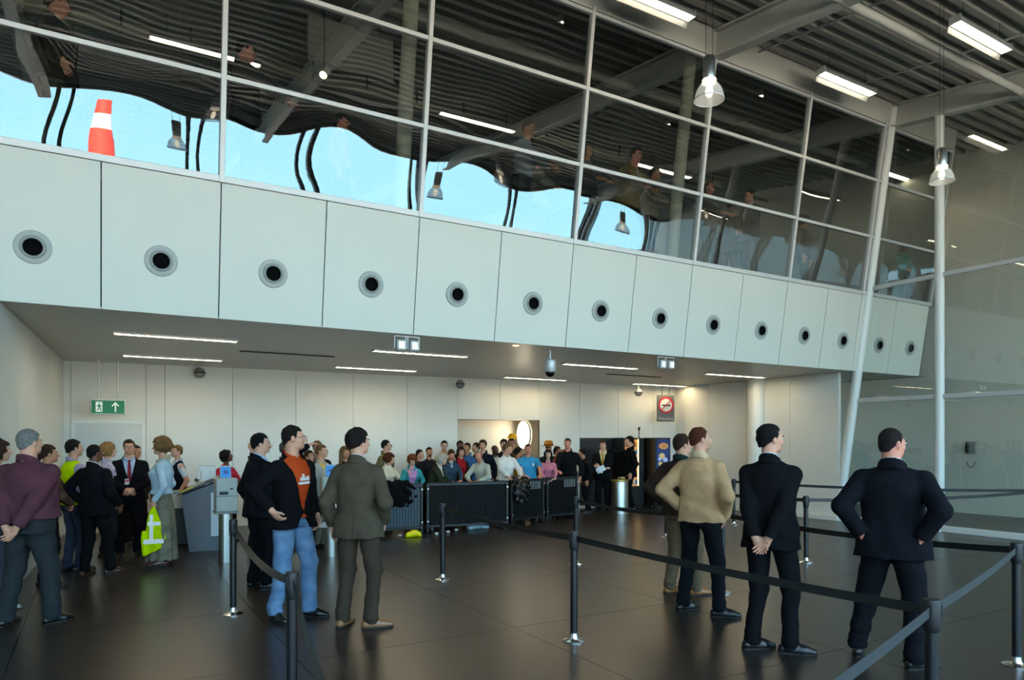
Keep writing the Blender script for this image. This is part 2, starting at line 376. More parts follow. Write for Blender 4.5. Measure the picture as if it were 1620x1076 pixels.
# ---- glass side wall
w2 = sroot('window_2'); nX = Vector((-1, 0, 0))
MB().cyl((XG-.02, face_y(0)-.0, 0), (XG-.02, face_y(8.6), 8.6), .095, n=20).build('corner_post', mat('white_post', 'e4e6e2', .4), w2, smooth=True)
yp = 7.5
ys = [face_y(0), yp, 4.4, 1.3, -1.8]
for y in ys[1:]: MB().cyl((XG, y, 0), (XG, y, beam_z(y)+.05), .085, n=20).build('post', mat('white_post', 'e4e6e2', .4), w2, smooth=True)
for z in (2.62, 4.98):
    MB().box((XG, (face_y(z)+YFAC)/2, z), (.07, face_y(z)-YFAC, .09), bev=.01).build('transom', M_frame, w2)
MB().box((XG, (face_y(0)+YFAC)/2, .06), (.12, face_y(0)-YFAC, .12), bev=.01).build('base_rail', mat('base_rail_white', 'dcdcd6', .4), w2)
for i in range(len(ys)-1):
    for z0, z1 in ((.1, 2.62), (2.62, 4.98), (4.98, 9)):
        y1, y0 = ys[i], ys[i+1]
        zt = min(z1, 99)
        q = [(XG, y0, z0), (XG, (face_y(z0) if i == 0 else y1), z0), (XG, (face_y(min(z1, 8.2)) if i == 0 else y1), min(z1, beam_z(y1 if i else face_y(8.2))+.1)), (XG, y0, min(z1, beam_z(y0)+.1))]
        MB().add(q, [(0, 1, 2, 3)]).build('pane', M_glass2, w2)
# room beyond the side glass
struct(MB().box((18.35, 7, 5), (.3, 21, 10)).build('wall_annex', mat('annex_wall', 'dedacd', .7, noise=.04, nscale=.6)))
struct(MB().box((16.25, 13.2, ZS/2), (4.2, .3, ZS)).build('wall_annex_end', mat('annex_wall', 'dedacd')))
# ---- facade behind the camera (glass towards the apron) and the far left end
w3 = sroot('window_3'); M_mul = mat('facade_mullion', '3d4246', .5)
zf = deck_z(YFAC)-.12
xm = [XL+k*3.05 for k in range(9)]
for x in xm:
    for dx in (-.16, .16): MB().box((x+dx, YFAC, zf/2), (.09, .16, zf)).build('mullion', M_mul, w3)
for z in (.1, 2.6, zf-.05): MB().box(((XL+18.2)/2, YFAC, z), (18.2-XL, .12, .10)).build('transom', M_mul, w3)
for k in range(len(xm)-1):
    MB().add([(xm[k], YFAC, .1), (xm[k+1], YFAC, .1), (xm[k+1], YFAC, zf), (xm[k], YFAC, zf)], [(0, 1, 2, 3)]).build('pane', M_glass3, w3)
struct(MB().box((6, YFAC, deck_z(YFAC)+.06), (26, .3, .34)).build('trim_1', M_steelwhite))
struct(MB().box((XL-.15, 11, 5), (.3, 28, 10)).build('wall_hall_end', M_white))
struct(MB().box(((XL-.9)/2-.1, face_y(ZS)+.25, ZS/2), (abs(XL)-1.0, .2, ZS)).build('wall_hall_front', M_white))
# ================================================================ SOLID SHAPES FROM DISTANCE FIELDS
class Grid:
    def __init__(s, lo, hi, v):
        s.v = v; s.o = np.array(lo, float); s.n = np.maximum(np.ceil((np.array(hi, float)-s.o)/v).astype(int)+1, 4)
        s.D = np.full(s.n, 1.0, np.float32)
        s.ax = [(s.o[i]+v*np.arange(s.n[i])).astype(np.float32) for i in range(3)]
    def blk(s, lo, hi, pad):
        a = np.clip(np.floor((np.array(lo)-pad-s.o)/s.v).astype(int), 0, s.n); b = np.clip(np.ceil((np.array(hi)+pad-s.o)/s.v).astype(int)+1, 0, s.n)
        sl = tuple(slice(int(i), int(j)) for i, j in zip(a, b))
        return sl, np.meshgrid(*[s.ax[i][sl[i]] for i in range(3)], indexing='ij', sparse=True)
    def put(s, sl, d, k):
        A = s.D[sl]
        if k <= 0: s.D[sl] = np.minimum(A, d); return
        h = np.clip(.5+.5*(A-d)/k, 0, 1); s.D[sl] = A*(1-h)+d*h-k*h*(1-h)
    def cone(s, a, b, ra, rb, k=.02, cap=False):
        a = np.array(a, float); b = np.array(b, float); r = max(ra, rb)
        sl, (X, Y, Z) = s.blk(np.minimum(a, b)-r, np.maximum(a, b)+r, k+3*s.v)
        if 0 in [q.stop-q.start for q in sl]: return s
        d = b-a; L2 = d@d+1e-9
        t0 = ((X-a[0])*d[0]+(Y-a[1])*d[1]+(Z-a[2])*d[2])/L2; t = np.clip(t0, 0, 1)
        dd = np.sqrt((X-a[0]-t*d[0])**2+(Y-a[1]-t*d[1])**2+(Z-a[2]-t*d[2])**2)-(ra+(rb-ra)*t)
        if cap: dd = np.maximum(dd, (t0-1)*math.sqrt(L2))
        s.put(sl, dd, k); return s
    def ell(s, c, r, k=.02, R=None, sub=False):
        c = np.array(c, float); r = np.array(r, float); m = r.max() if R is not None else r
        sl, (X, Y, Z) = s.blk(c-m, c+m, k+3*s.v)
        if 0 in [q.stop-q.start for q in sl]: return s
        X, Y, Z = X-c[0], Y-c[1], Z-c[2]
        if R is not None:
            R = np.array(R, float)
            X, Y, Z = X*R[0, 0]+Y*R[1, 0]+Z*R[2, 0], X*R[0, 1]+Y*R[1, 1]+Z*R[2, 1], X*R[0, 2]+Y*R[1, 2]+Z*R[2, 2]
        k0 = np.sqrt((X/r[0])**2+(Y/r[1])**2+(Z/r[2])**2); k1 = np.sqrt((X/r[0]**2)**2+(Y/r[1]**2)**2+(Z/r[2]**2)**2)+1e-6
        d = k0*(k0-1)/k1
        if sub:
            A = s.D[sl]; h = np.clip(.5-.5*(A+d)/k, 0, 1); s.D[sl] = A*(1-h)+(-d)*h+k*h*(1-h)
        else: s.put(sl, d, k)
        return s
    def full(s): return np.meshgrid(*s.ax, indexing='ij', sparse=True)
    def local(s, U):          # coordinates in a turned frame: U = (R, pivot), q = R^T (p-piv)+piv
        R, pv = U; X, Y, Z = s.full(); X, Y, Z = X-pv[0], Y-pv[1], Z-pv[2]
        return X*R[0, 0]+Y*R[1, 0]+Z*R[2, 0]+pv[0], X*R[0, 1]+Y*R[1, 1]+Z*R[2, 1]+pv[1], X*R[0, 2]+Y*R[1, 2]+Z*R[2, 2]+pv[2]
    def loft(s, q, sec, k=.03, n=2.4):       # sec rows: z, half width, half depth, centre y
        X, Y, Z = q; sec = np.array(sorted(sec)); z = np.clip(Z, sec[0, 0], sec[-1, 0])
        a, b, cy = (np.interp(z, sec[:, 0], sec[:, i]) for i in (1, 2, 3))
        rho = (np.abs(X/a)**n+np.abs((Y-cy)/b)**n)**(1/n)
        d = (rho-1)*np.minimum(a, b); d = np.maximum(d, np.maximum(Z-sec[-1, 0], sec[0, 0]-Z))
        d = d.astype(np.float32)
        A = s.D; h = np.clip(.5+.5*(A-d)/k, 0, 1); s.D = A*(1-h)+d*h-k*h*(1-h); return s
    def cut(s, n, p, q=None):                # remove the side n points to
        X, Y, Z = q or s.full(); n = np.array(n, float); n /= np.linalg.norm(n)
        s.D = np.maximum(s.D, (X-p[0])*n[0]+(Y-p[1])*n[1]+(Z-p[2])*n[2]); return s
    def noise(s, amp, f, seed=0, n=3):
        X, Y, Z = s.full(); r = np.random.RandomState(seed)
        for j in range(n):
            w = r.randn(3); w /= np.linalg.norm(w); w *= f*(.7+.5*j*3/n); s.D = s.D+amp/(1+j*(3/n))*np.sin(X*w[0]+Y*w[1]+Z*w[2]+r.rand()*6)
        return s
    def mesh(s, name, smooth=True):
        v, f = surfnet(s.D, s.o, s.v); me = bpy.data.meshes.new(name)
        me.vertices.add(len(v)); me.vertices.foreach_set('co', v.astype(np.float32).ravel())
        me.loops.add(len(f)*4); me.loops.foreach_set('vertex_index', f.astype(np.int32).ravel())
        me.polygons.add(len(f)); me.polygons.foreach_set('loop_start', np.arange(0, len(f)*4, 4, dtype=np.int32))
        me.polygons.foreach_set('use_smooth', np.full(len(f), smooth)); me.update(calc_edges=True); me.validate(); return me
OFF = np.array([(i, j, k) for i in (0, 1) for j in (0, 1) for k in (0, 1)])
EDG = [(a, b) for a in range(8) for b in range(a+1, 8) if np.abs(OFF[a]-OFF[b]).sum() == 1]
def surfnet(D, o, v):
    S = D < 0; n = np.array(D.shape); c = np.zeros(n-1, np.int8)
    for q in OFF: c += S[q[0]:n[0]-1+q[0], q[1]:n[1]-1+q[1], q[2]:n[2]-1+q[2]]
    idx = np.argwhere((c > 0) & (c < 8)); ids = np.full(n-1, -1, np.int64); ids[tuple(idx.T)] = np.arange(len(idx))
    val = np.stack([D[tuple((idx+q).T)] for q in OFF], 1); sg = val < 0
    acc = np.zeros((len(idx), 3)); cnt = np.zeros(len(idx))
    for a, b in EDG:
        m = sg[:, a] != sg[:, b]; t = val[m, a]/(val[m, a]-val[m, b]); acc[m] += OFF[a]+t[:, None]*(OFF[b]-OFF[a]); cnt[m] += 1
    P_ = o+v*(idx+acc/np.maximum(cnt, 1)[:, None]); F = []
    for ax in range(3):
        u, w = [(1, 2), (2, 0), (0, 1)][ax]; sl0 = [slice(None)]*3; sl1 = [slice(None)]*3; sl0[ax] = slice(0, -1); sl1[ax] = slice(1, None)
        for q in (u, w): sl0[q] = slice(1, -1); sl1[q] = slice(1, -1)
        A, B = S[tuple(sl0)], S[tuple(sl1)]
        for m, flip in ((A & ~B, False), (~A & B, True)):
            e = np.argwhere(m)
            if not len(e): continue
            e[:, u] += 1; e[:, w] += 1; du = np.eye(3, dtype=int)[u]; dw = np.eye(3, dtype=int)[w]
            f = np.stack([ids[tuple((e-du-dw).T)], ids[tuple((e-dw).T)], ids[tuple(e.T)], ids[tuple((e-du).T)]], 1)
            F.append(f[:, ::-1] if flip else f)
    F = np.concatenate(F) if F else np.zeros((0, 4), int); F = F[(F >= 0).all(1)]
    return P_, F
# ================================================================ PEOPLE
def rot(ax, deg): return np.array(Matrix.Rotation(math.radians(deg), 3, ax))
def unit(v): v = np.array(v, float); return v/np.linalg.norm(v)
def ik(S, Wt, l1, l2, pole):
    S = np.array(S, float); Wt = np.array(Wt, float); d = Wt-S; L = np.linalg.norm(d); L2 = min(L, (l1+l2)*.995); d = d/L; Wt = S+d*L2
    c = (l1*l1+L2*L2-l2*l2)/(2*L2); h = math.sqrt(max(l1*l1-c*c, 0)); p = np.array(pole, float); p = unit(p-d*(p@d))
    return S+d*c+p*h, Wt
POSE = {   # wrist target, elbow pole, hand direction, palm normal   (right side, x outwards)
 'side': ((.27, .05, .90), (.5, -1, 0), (0, .1, -1), (-1, 0, 0)),
 'loose': ((.25, .14, .96), (.5, -1, 0), (-.1, .4, -1), (-1, 0, .2)),
 'back': ((.05, -.225, .90), (1, -.7, 0), (-.6, -.05, -.8), (0, -1, .1)),
 'hips': ((.20, .02, 1.0), (1, -.75, 0), (-.4, .8, -.4), (-1, 0, 0)),
 'hipsback': ((.165, -.11, .97), (1, -.95, .1), (-.3, .4, -.9), (-1, 0, 0)),
 'pocket': ((.215, .07, .93), (.7, -1, 0), (-.15, .15, -1), (-1, 0, 0)),
 'fold': ((-.07, .25, 1.15), (1, .1, -.7), (-1, .1, .1), (0, -1, 0)),
 'fold2': ((-.06, .22, 1.11), (1, .1, -.7), (-1, .1, .1), (0, -1, 0)),
 'clasp': ((.045, .24, 1.02), (1, -.3, 0), (-.8, .2, -.45), (0, -1, .1)),
 'lean': ((.13, .46, 1.04), (1, -.2, -.4), (-.7, .5, -.1), (0, 0, -1)),
 'lean2': ((.22, .48, 1.05), (1, -.3, -.3), (-.2, .9, -.25), (0, 0, -1)),
 'cheek': ((.10, .24, 1.42), (.6, .6, -1), (-.2, -.3, 1), (-1, 0, 0)),
 'headtop': ((.16, .08, 1.70), (1, .2, .2), (-1, -.1, .35), (0, -.2, -1)),
 'point': ((.30, .52, 1.44), (.6, -.2, -1), (.35, 1, .15), (0, 0, -1)),
 'up': ((.2, .30, 1.36), (.6, -.2, -1), (-.2, .4, 1), (-.5, .5, 0)),
}
SKIN = {'pale': 'dcab93', 'fair': 'd09a7f', 'tan': 'b9805f', 'olive': 'a87457', 'brown': '6b4330', 'dark': '46291d', 'red': 'd08a72'}
def skinmat(k): return mat('skin_'+k, SKIN[k], .5, spec=.35, noise=.10, nscale=14)
def lipmat(k): return mat('lips_'+k, {'pale': 'b56e65', 'fair': 'a9655a', 'tan': '8f5246', 'olive': '844c40', 'brown': '55302a', 'dark': '3b211c', 'red': 'b0605a'}[k], .45)
def cloth(col, kind='cloth', vary=None):
    return mat('%s_%s' % (kind, col), col, .9, spec=.09, noise=0 if vary else .22, nscale=9, bump=.12, bscale=150 if kind != 'denim' else 260, vary=vary)
def hairmat(col): return mat('hair_'+col, col, .7, spec=.22, noise=.5, nscale=70, bump=.8, bscale=140)
HAIR = {'black': '0f0c0b', 'dark': '1d1512', 'brown': '3a2619', 'auburn': '5a2c17', 'ginger': '7a3f1c', 'blond': 'a8814c', 'sandy': '80603c', 'grey': '8d8b88', 'white': 'd5d0c4', 'dirty': '6a5136', 'greydark': '4d4a47'}
NP = 0
def hand(g, Wr, d, n, sx, curl=35, rf=.0088, k=.006):
    d = unit(d); n = np.array(n, float); n = unit(n-d*(n@d)); a = np.cross(d, n)      # a: across the palm
    th = -a if (np.cross(d, n) @ np.array([1, 0, 0]))*0+sx < 0 else a
    R = np.stack([d, a, n], 1)
    g.ell(Wr+d*.048, (.052, .042, .018), k=.012, R=R); g.cone(Wr-d*.03, Wr+d*.02, .026, .024, k=.015)
    for i, (o_, L) in enumerate(((-.031, .060), (-.0105, .074), (.0105, .080), (.031, .070))):
        o2 = o_ if sx > 0 else -o_
        p = Wr+d*(.088-abs(o_)*.25)+a*o2; dd = d+a*o2*1.2; dd = unit(dd)
        for j, fr in enumerate((.45, .32, .23)):
            c = math.radians(curl*(.5+.35*j)); dd = unit(dd*math.cos(c)+n*math.sin(c)); p2 = p+dd*L*fr*1.05
            g.cone(p, p2, rf*(1-.1*j), rf*(.92-.1*j), k=k*.6); p = p2
    ts = 1 if sx > 0 else -1
    p = Wr+d*.025+a*ts*.030; q = p+unit(d*.7+a*ts*.75+n*.25)*.042; r_ = q+unit(d*.9+a*ts*.15+n*.4)*.032
    g.cone(p, q, .0135, .011, k=.008); g.cone(q, r_, .0105, .009, k=k)
def person(name, label, loc, face=0, h=1.78, s=10, build=1.0, fem=False, arms=('side', 'side'), lean=0, sway=0, head=0, pitch=0, skin='fair', hair='short', hcol='brown',
           top=('jacket', '15161a'), inner=None, tie=None, legs=('trousers', '15161a'), shoes='121212', feet=None, ftoe=(-12, 12), hem=None, vopen=None, glasses=None, belly=0, beard=None, vest=None, collar=None,
           open_front=0, bare=True, wide=0, sub=True, armt=None, ihem=None, sleeve=None, nolegs=False, group=None):
    """A figure in metres at 1.78 m, x right, y forward, scaled to h; every garment is a layer of its own."""
    global NP; NP += 1; sc = h/1.78
    t = thing('person', label, 'person', loc, 0, group)
    los = math.atan2(loc[1], loc[0]); fd = los-math.radians(face); t.rotation_euler = (0, 0, fd-math.pi/2); t.scale = (sc, sc, sc)
    vb = min(max(.009, s*.00125), .021); vh = min(max(.0058, s*.0008), .013); vhd = min(max(.0055, s*.0007), .010)
    bw = build*(.90 if fem else 1.0)
    R = rot('X', -lean) @ rot('Y', sway); pv = np.array([0, -.01, .95]); U = (R, pv)
    up = lambda p: R @ (np.array(p, float)-pv)+pv
    shx = .162*bw+.012
    neck = up((0, -.015, 1.485)); hc0 = up((0, .012, 1.660)); HR = R @ rot('Z', -head) @ rot('X', -pitch)
    HR = rot('X', lean*.75) @ HR if lean else HR
    hs = .94
    hp = lambda p: hc + HR @ (np.array(p, float)*hs)
    hc = hc0 + np.array([0, 0, 0.])
    J = {}
    for i, sx in enumerate((-1, 1)):
        S = up((sx*shx, -.012, 1.378)); sp = POSE[arms[i]] if isinstance(arms[i], str) else arms[i]
        w, po, hd, pn = [np.array(q, float)*np.array([sx, 1, 1]) for q in sp]
        if arms[i] in ('side', 'loose', 'pocket', 'hips', 'hipsback'): w[0] += sx*(bw-1)*.17; 
        if arms[i] in ('hips', 'hipsback', 'back', 'cheek', 'headtop', 'up', 'fold', 'fold2'): w = up(w)
        E, w = ik(S, w, .285, .255, po); J[sx] = (S, E, w, hd, pn)
    feet = feet or ((-.115, .0), (.115, .0)); K = {}
    for i, sx in enumerate((-1, 1)):
        H = np.array([sx*.088, -.01, .92]); A = np.array([feet[i][0], feet[i][1]-.03, .085]); kn, A = ik(H, A, .425, .42, (sx*.12+math.sin(math.radians(ftoe[i]))*.6, 1, 0)); K[sx] = (H, kn, A)
    # ---- body
    me_parts = []
    g = Grid(hc-np.array([.16, .17, .32]), hc+np.array([.16, .17, .17]), vhd)
    e = lambda c, r, k=.02, sub=False: g.ell(hp(c), np.array(r)*hs, k, HR, sub)
    e((0, -.022, .030), (.075, .094, .086)); e((0, .026, -.030), (.061, .066, .080), .03); e((0, .045, -.082), (.042, .042, .030), .03)
    e((0, .072, -.098), (.019, .018, .015), .02); e((0, .073, .020), (.050, .018, .013), .02)
    for sx in (-1, 1):
        e((sx*.040, .056, -.030), (.021, .022, .022), .02); e((sx*.031, .101, -.002), (.016, .015, .010), .012, True)
        e((sx*.076, -.012, -.012), (.009, .019, .031), .008); e((sx*.011, .100, -.038), (.009, .010, .008), .008)
    g.cone(hp((0, .090, .004)), hp((0, .113, -.032)), .008, .0125, k=.012)
    e((0, .087, -.066), (.023, .011, .008), .008); e((0, .089, -.074), (.018, .010, .006), .008)
    g.cone(hp((0, -.022, -.05)), neck-R @ np.array([0, 0, .04]), (.054 if not fem else .047)*min(build, 1.15), (.060 if not fem else .052)*build, k=.025)
    g.ell(up((0, -.008, 1.42)), (.10*bw, .042, .05), .03, R)
    me = g.mesh('head') ; co = np.zeros(len(me.vertices)*3); me.vertices.foreach_get('co', co); co = co.reshape(-1, 3)
    me_parts.append(me)
    for sx in (-1, 1):
        S, E, w, hd, pn = J[sx]
        long = top[0] in ('tshirt', 'polo', 'waistcoat', 'short')
        lo = np.minimum(w-.17, np.minimum(E-.08, S-.08) if long else w-.17); hi = np.maximum(w+.17, np.maximum(E+.08, S+.08) if long else w+.17)
        if arms[(sx+1)//2] == 'pocket' and sub is not True: lo = w-.1
        g = Grid(lo, hi, vh if not long else max(vh, .008)); hand(g, w, hd, pn, sx, 20 if arms[(sx+1)//2] in ('side', 'loose', 'lean2', 'point', 'up', 'headtop') else 45, rf=max(.0088, vh*.85))
        aa = unit(E-w); g.cone(w-aa*-.0, w+aa*(.10 if not long else np.linalg.norm(E-w)), .026, .030 if not long else .040, k=.015)
        if long: g.cone(E, S, .042, .052, k=.02)
        me_parts.append(g.mesh('hand'))
    vc = .026; g = Grid((-.5, -.5, .02), (.5, .75, 1.55), vc)                       # slim core under the clothes
    q = g.local(U); g.loft(q, [(.86, .11*bw, .07, 0), (1.05, .10*bw, .065, 0), (1.3, .12*bw, .07, -.01), (1.42, .11*bw, .05, -.012)])
    for sx in (-1, 1):
        S, E, w = J[sx][:3]; g.cone(S*.8+up((0, 0, 1.38))*.2, E, .036, .030); g.cone(E, w, .030, .024); H, kn, A = K[sx]; g.cone(H, kn, .06, .042); g.cone(kn, A, .042, .030)
    me_parts.append(g.mesh('core'))
    bm = bmesh.new()
    for m_ in me_parts: bm.from_mesh(m_); bpy.data.meshes.remove(m_)
    bme = bpy.data.meshes.new('body'); bm.to_mesh(bme); bm.free()
    body = link('body', bme, [skinmat(skin), lipmat(skin)], t)
    nf = len(bme.polygons); cen = np.zeros(nf*3); bme.polygons.foreach_get('center', cen); cen = (cen.reshape(-1, 3)-hc) @ HR / hs
    lip = (np.abs(cen[:, 0]) < .024) & (np.abs(cen[:, 2]+.070) < .0095) & (cen[:, 1] > .085) & (cen[:, 1] < .13)
    bme.polygons.foreach_set('material_index', lip.astype(np.int32)); bme.polygons.foreach_set('use_smooth', np.ones(nf, bool))
    # eyes and brows
    Mh = Matrix(HR.tolist())
    for sx in (-1, 1):
        o = MB().sphere((0, 0, 0), (.0125, .0095, .0082), 10, 7).build('eye', mat('eye_white', 'ddd6cf', .25), body, hp((sx*.031, .0865, -.001)), smooth=True); o.rotation_euler = Mh.to_euler()
        o2 = MB().cyl((0, .0075, 0), (0, .0102, 0), .0058, n=8).build('iris', mat('iris_dark', '1d1410', .2), o)
        b = MB().box((0, 0, 0), (.032, .006, .006), Matrix.Rotation(-sx*.12, 3, 'Y'), bev=.002).build('eyebrow', hairmat(HAIR[hcol] if hcol not in ('white',) else 'b5b0a6'), body, hp((sx*.033, .094, .019)), smooth=True); b.rotation_euler = (Mh @ Matrix.Rotation(-sx*.30, 3, 'Z')).to_euler()
    # ---- hair
    hm = hairmat(HAIR[hcol]); hn = lambda g, a, f: g.noise(a, f, NP)
    if hair != 'bald':
        L = .30 if hair == 'long' else .16
        g = Grid(hc-np.array([.22, .22, L+.02]), hc+np.array([.22, .22, .22]), max(vhd, .0065)); e = lambda c, r, k=.02, sub=False: g.ell(hp(c), np.array(r)*hs, k, HR, sub)
        th = {'short': .011, 'crop': .006, 'recede': .008, 'curly': .042, 'bob': .024, 'long': .020, 'tail': .012, 'fringe': .012, 'thick': .020}[hair]
        q = g.full(); X, Y, Z = [q[i]-hc[i] for i in range(3)]
        X, Y, Z = X/hs, Y/hs, Z/hs; lx = X*HR[0, 0]+Y*HR[1, 0]+Z*HR[2, 0]; ly = X*HR[0, 1]+Y*HR[1, 1]+Z*HR[2, 1]; lz = X*HR[0, 2]+Y*HR[1, 2]+Z*HR[2, 2]
        e((0, -.024, .032), (.075+th, .094+th, .086+th))
        if hair in ('short', 'crop', 'recede', 'thick', 'tail', 'fringe'):
            e((0, -.056, -.02), (.056+th, .056+th, .075), .02)
            base = {'recede': .040}.get(hair, .0); slope = {'recede': 1.1}.get(hair, .78)
            line = base+slope*ly+.005*np.sin(lx*90+ly*60); lim = np.maximum(line, -.088+.004*np.sin(lx*120))
            fr = .060 if hair != 'recede' else .092
            lim = np.where(ly > .030, np.maximum(lim, (.030 if hair == 'fringe' else fr)-.0*lx), lim)
            burn = (np.abs(lx) > .055) & (ly > -.005) & (ly < .022); lim = np.where(burn, np.minimum(lim, -.012), lim)
            g.D = np.maximum(g.D, lim-lz)
            if hair == 'recede': g.D = np.maximum(g.D, .030-np.sqrt(lx**2*.8+np.minimum(ly-.045, 0)**2*0+(ly-.075)**2)+.02) if False else g.D
            if hair == 'tail': e((0, -.125, -.01), (.028, .03, .05), .02); e((0, -.12, -.07), (.02, .02, .06), .02)
        elif hair == 'curly':
            e((0, -.05, -.01), (.085+th*.6, .075+th, .08), .03)
            for sx in (-1, 1): e((sx*.075, -.02, -.02), (.035, .055, .065), .03)
            e((0, .045, .075), (.07, .05, .038), .03)
            g.D = np.maximum(g.D, np.minimum(np.minimum(ly-.028, .058-lz*-1-.116 if False else ly-.028), 9)*1.0) if False else g.D
            g.D = np.maximum(g.D, np.minimum(np.minimum(ly-.035, .056-lz), .066-np.abs(lx)))
            g.noise(.0065, 75, NP, 8)
        elif hair in ('bob', 'long'):
            low = -.10 if hair == 'bob' else -.24
            e((0, -.055, -.02), (.088+th*.4, .065+th, .11), .03)
            for sx in (-1, 1): g.cone(hp((sx*.082, -.01, .03)), hp((sx*(.085 if hair == 'bob' else .10), -.02 if hair == 'bob' else .0, low+.03)), .032, .034, k=.03)
            if hair == 'long': g.cone(hp((0, -.085, 0)), hp((0, -.11, low+.03)), .07, .075, k=.03)
            e((0, .055, .072), (.066, .036, .030), .02)
            g.D = np.maximum(g.D, np.minimum(np.minimum(ly-.025, .052-lz), .060-np.abs(lx))); g.D = np.maximum(g.D, low-lz)
        if hair != 'curly': hn(g, .0022 if th < .02 else .004, 130)
        link('hair', g.mesh('hair'), hm, t)
    if beard == 'moustache':
        g = Grid(hc-np.array([.12, .12, .12]), hc+np.array([.12, .15, .05]), vhd); g.ell(hp((0, .096, -.054)), (.027, .013, .008), 0, HR); link('moustache', g.mesh('moustache'), hm, t); beard = None
    if beard:
        g = Grid(hc-np.array([.12, .12, .16]), hc+np.array([.12, .15, .05]), vhd); e = lambda c, r, k=.02, sub=False: g.ell(hp(c), np.array(r)*hs, k, HR, sub)
        e((0, .046, -.083), (.046, .047, .034)); e((0, .075, -.099), (.023, .021, .018)); 
        if beard == 'goatee': g = Grid(hc-np.array([.12, .12, .16]), hc+np.array([.12, .15, .05]), vhd); e((0, .075, -.100), (.021, .021, .019)); e((0, .090, -.056), (.026, .010, .004), .003)
        link('beard', g.mesh('beard'), hm, t)
    if glasses:
        gm = mat('spectacle_frame', '2a2a2c', .3) if glasses == 'clear' else mat('sunglass_black', '08080a', .1)
        b = MB(); Rx = Matrix(((1, 0, 0), (0, 0, 1), (0, -1, 0)))
        for sx in (-1, 1):
            b.lathe([(.0 if glasses == 'dark' else .0185, .0), (.021, .0), (.021, .003), (.0 if glasses == 'dark' else .0185, .003)], 14, (sx*.033, .108, -.002), Rx)
            b.box((sx*.066, .055, .004), (.003, .105, .004))
        b.box((0, .110, .004), (.02, .003, .003))
        o = b.build('glasses', gm, t, hc); o.rotation_euler = Mh.to_euler()
    # ---- garments
    kind, col = top[0], top[1]; ct = cloth(col, 'denim' if kind == 'denim' else 'cloth', top[2] if len(top) > 2 else None)
    vg = vb
    if hem is None: hem = {'jacket': .82, 'coat': .80, 'shirt': .96, 'tshirt': .90, 'polo': .92, 'sweater': .90, 'waistcoat': .90, 'denim': .96, 'blouson': .88, 'short': .94}[kind]
    def sections(gr, hem_, flare=0):
        bu = .022 if fem else 0
        S_ = [(hem_, (.178+flare)*bw+gr, (.120+flare*.6)*build+gr+belly*.2, belly*.2), (.93, (.172+flare*.7)*bw+gr, (.116+flare*.4)*build+gr+belly*.5, belly*.5), (1.06, .152*bw*(.93 if fem else 1)+gr+flare*.3, .104*build+gr+belly*.6, belly*.6), (1.18, .160*bw+gr, .112*build+gr+belly*.3, belly*.3),
              (1.29, .172*bw+gr, .118*build+gr+bu, bu*.6-.004), (1.37, .166*bw+gr*.7, .106*build+gr*.8, -.010), (1.42, .128*bw+gr*.5, .084*build+gr*.6, -.018), (1.455, .085*bw+gr*.3, .066*min(build, 1.1)+gr*.5, -.022), (1.49, .062, .060, -.022)]
        S_ = [x for x in S_ if x[0] > hem_-.001]; return S_
    def topgarment(nm, m, gr, hem_, sl, flare=0, v_open=None, wr=0, lapel=False, half=None, armgr=0):
        pts = [up((sx*.25*bw, 0, hem_)) for sx in (-1, 1)]+[up((0, y, 1.5)) for y in (-.2, .25)]+[up((0, y, hem_)) for y in (-.24, .30+belly)]
        for sx in (-1, 1): pts += [J[sx][0]+.09, J[sx][0]-.09] + ([J[sx][1]+.09, J[sx][1]-.09] if sl != 'none' else [])+([J[sx][2]+.08, J[sx][2]-.08] if sl == 'long' else [])
        pts = np.array(pts); g = Grid(pts.min(0)-.03, pts.max(0)+.03, vg); q = g.local(U)
        g.loft(q, sections(gr, hem_, flare), .02)
        for sx in (-1, 1):
            S, E, w = J[sx][:3]; ar = gr*.5+armgr; f = min(bw, 1.18)*(.88 if fem else 1)
            g.cone(up((sx*.045, -.022, 1.452)), up((sx*(shx-.015), -.014, 1.385)), .036+gr*.3, .047*f+ar*.6, k=.04)
            if sl == 'none': continue
            g.cone(S, E, .053*f+ar, .045*f+ar, k=.03, cap=(sl == 'short'))if sl != 'short' else g.cone(S, S+(E-S)*.78, .060*f+ar, .062*f+ar, k=.03, cap=True)
            if sl == 'long': dw = unit(w-E); g.cone(E, w-dw*.01, .047*f+ar, .034*f+ar, k=.02, cap=True)
        X, Y, Z = q
        if v_open:
            zb, wd = v_open; wz = np.clip((Z-zb)/(1.47-zb), 0, 1)**.9*wd
            if lapel:
                band = np.clip(1-np.abs(np.abs(X)-wz-.022)/.022, 0, 1)*(Y > 0)*(Z > zb)*(Z < 1.45); g.D = g.D-.008*np.clip(band*3, 0, 1)
            g.D = np.maximum(g.D, -np.maximum(np.abs(X)-wz-.002, .01-Y))
            gap = np.clip((zb-Z)/(zb-hem_+.01), 0, 1)*open_front
            g.D = np.maximum(g.D, -np.maximum(np.maximum(np.abs(X-.0)-.004-gap, .01-Y), Z-zb-.01))
        if lapel and kind == 'jacket':
            g.D = g.D+.006*np.clip(1-np.abs(X)/.008, 0, 1)*(Y < 0)*(Z < 1.02)               # centre vent
        if half: g.cut(*half)
        zc = np.clip((1.36-Z)/.3, 0, 1)
        if wr: 
            r_ = np.random.RandomState(NP+7)
            for jj in range(4):
                ww = unit(r_.randn(3)*np.array([1, 1, .8]))*(26+13*jj); XX, YY, ZZ = g.full()
                g.D = g.D+wr*(.35+.65*zc)/(1+.4*jj)*np.sin(XX*ww[0]+YY*ww[1]+ZZ*ww[2]+r_.rand()*6+2.2*np.sin(ZZ*9+XX*7+jj))
        return link(nm, g.mesh(nm), m, t)
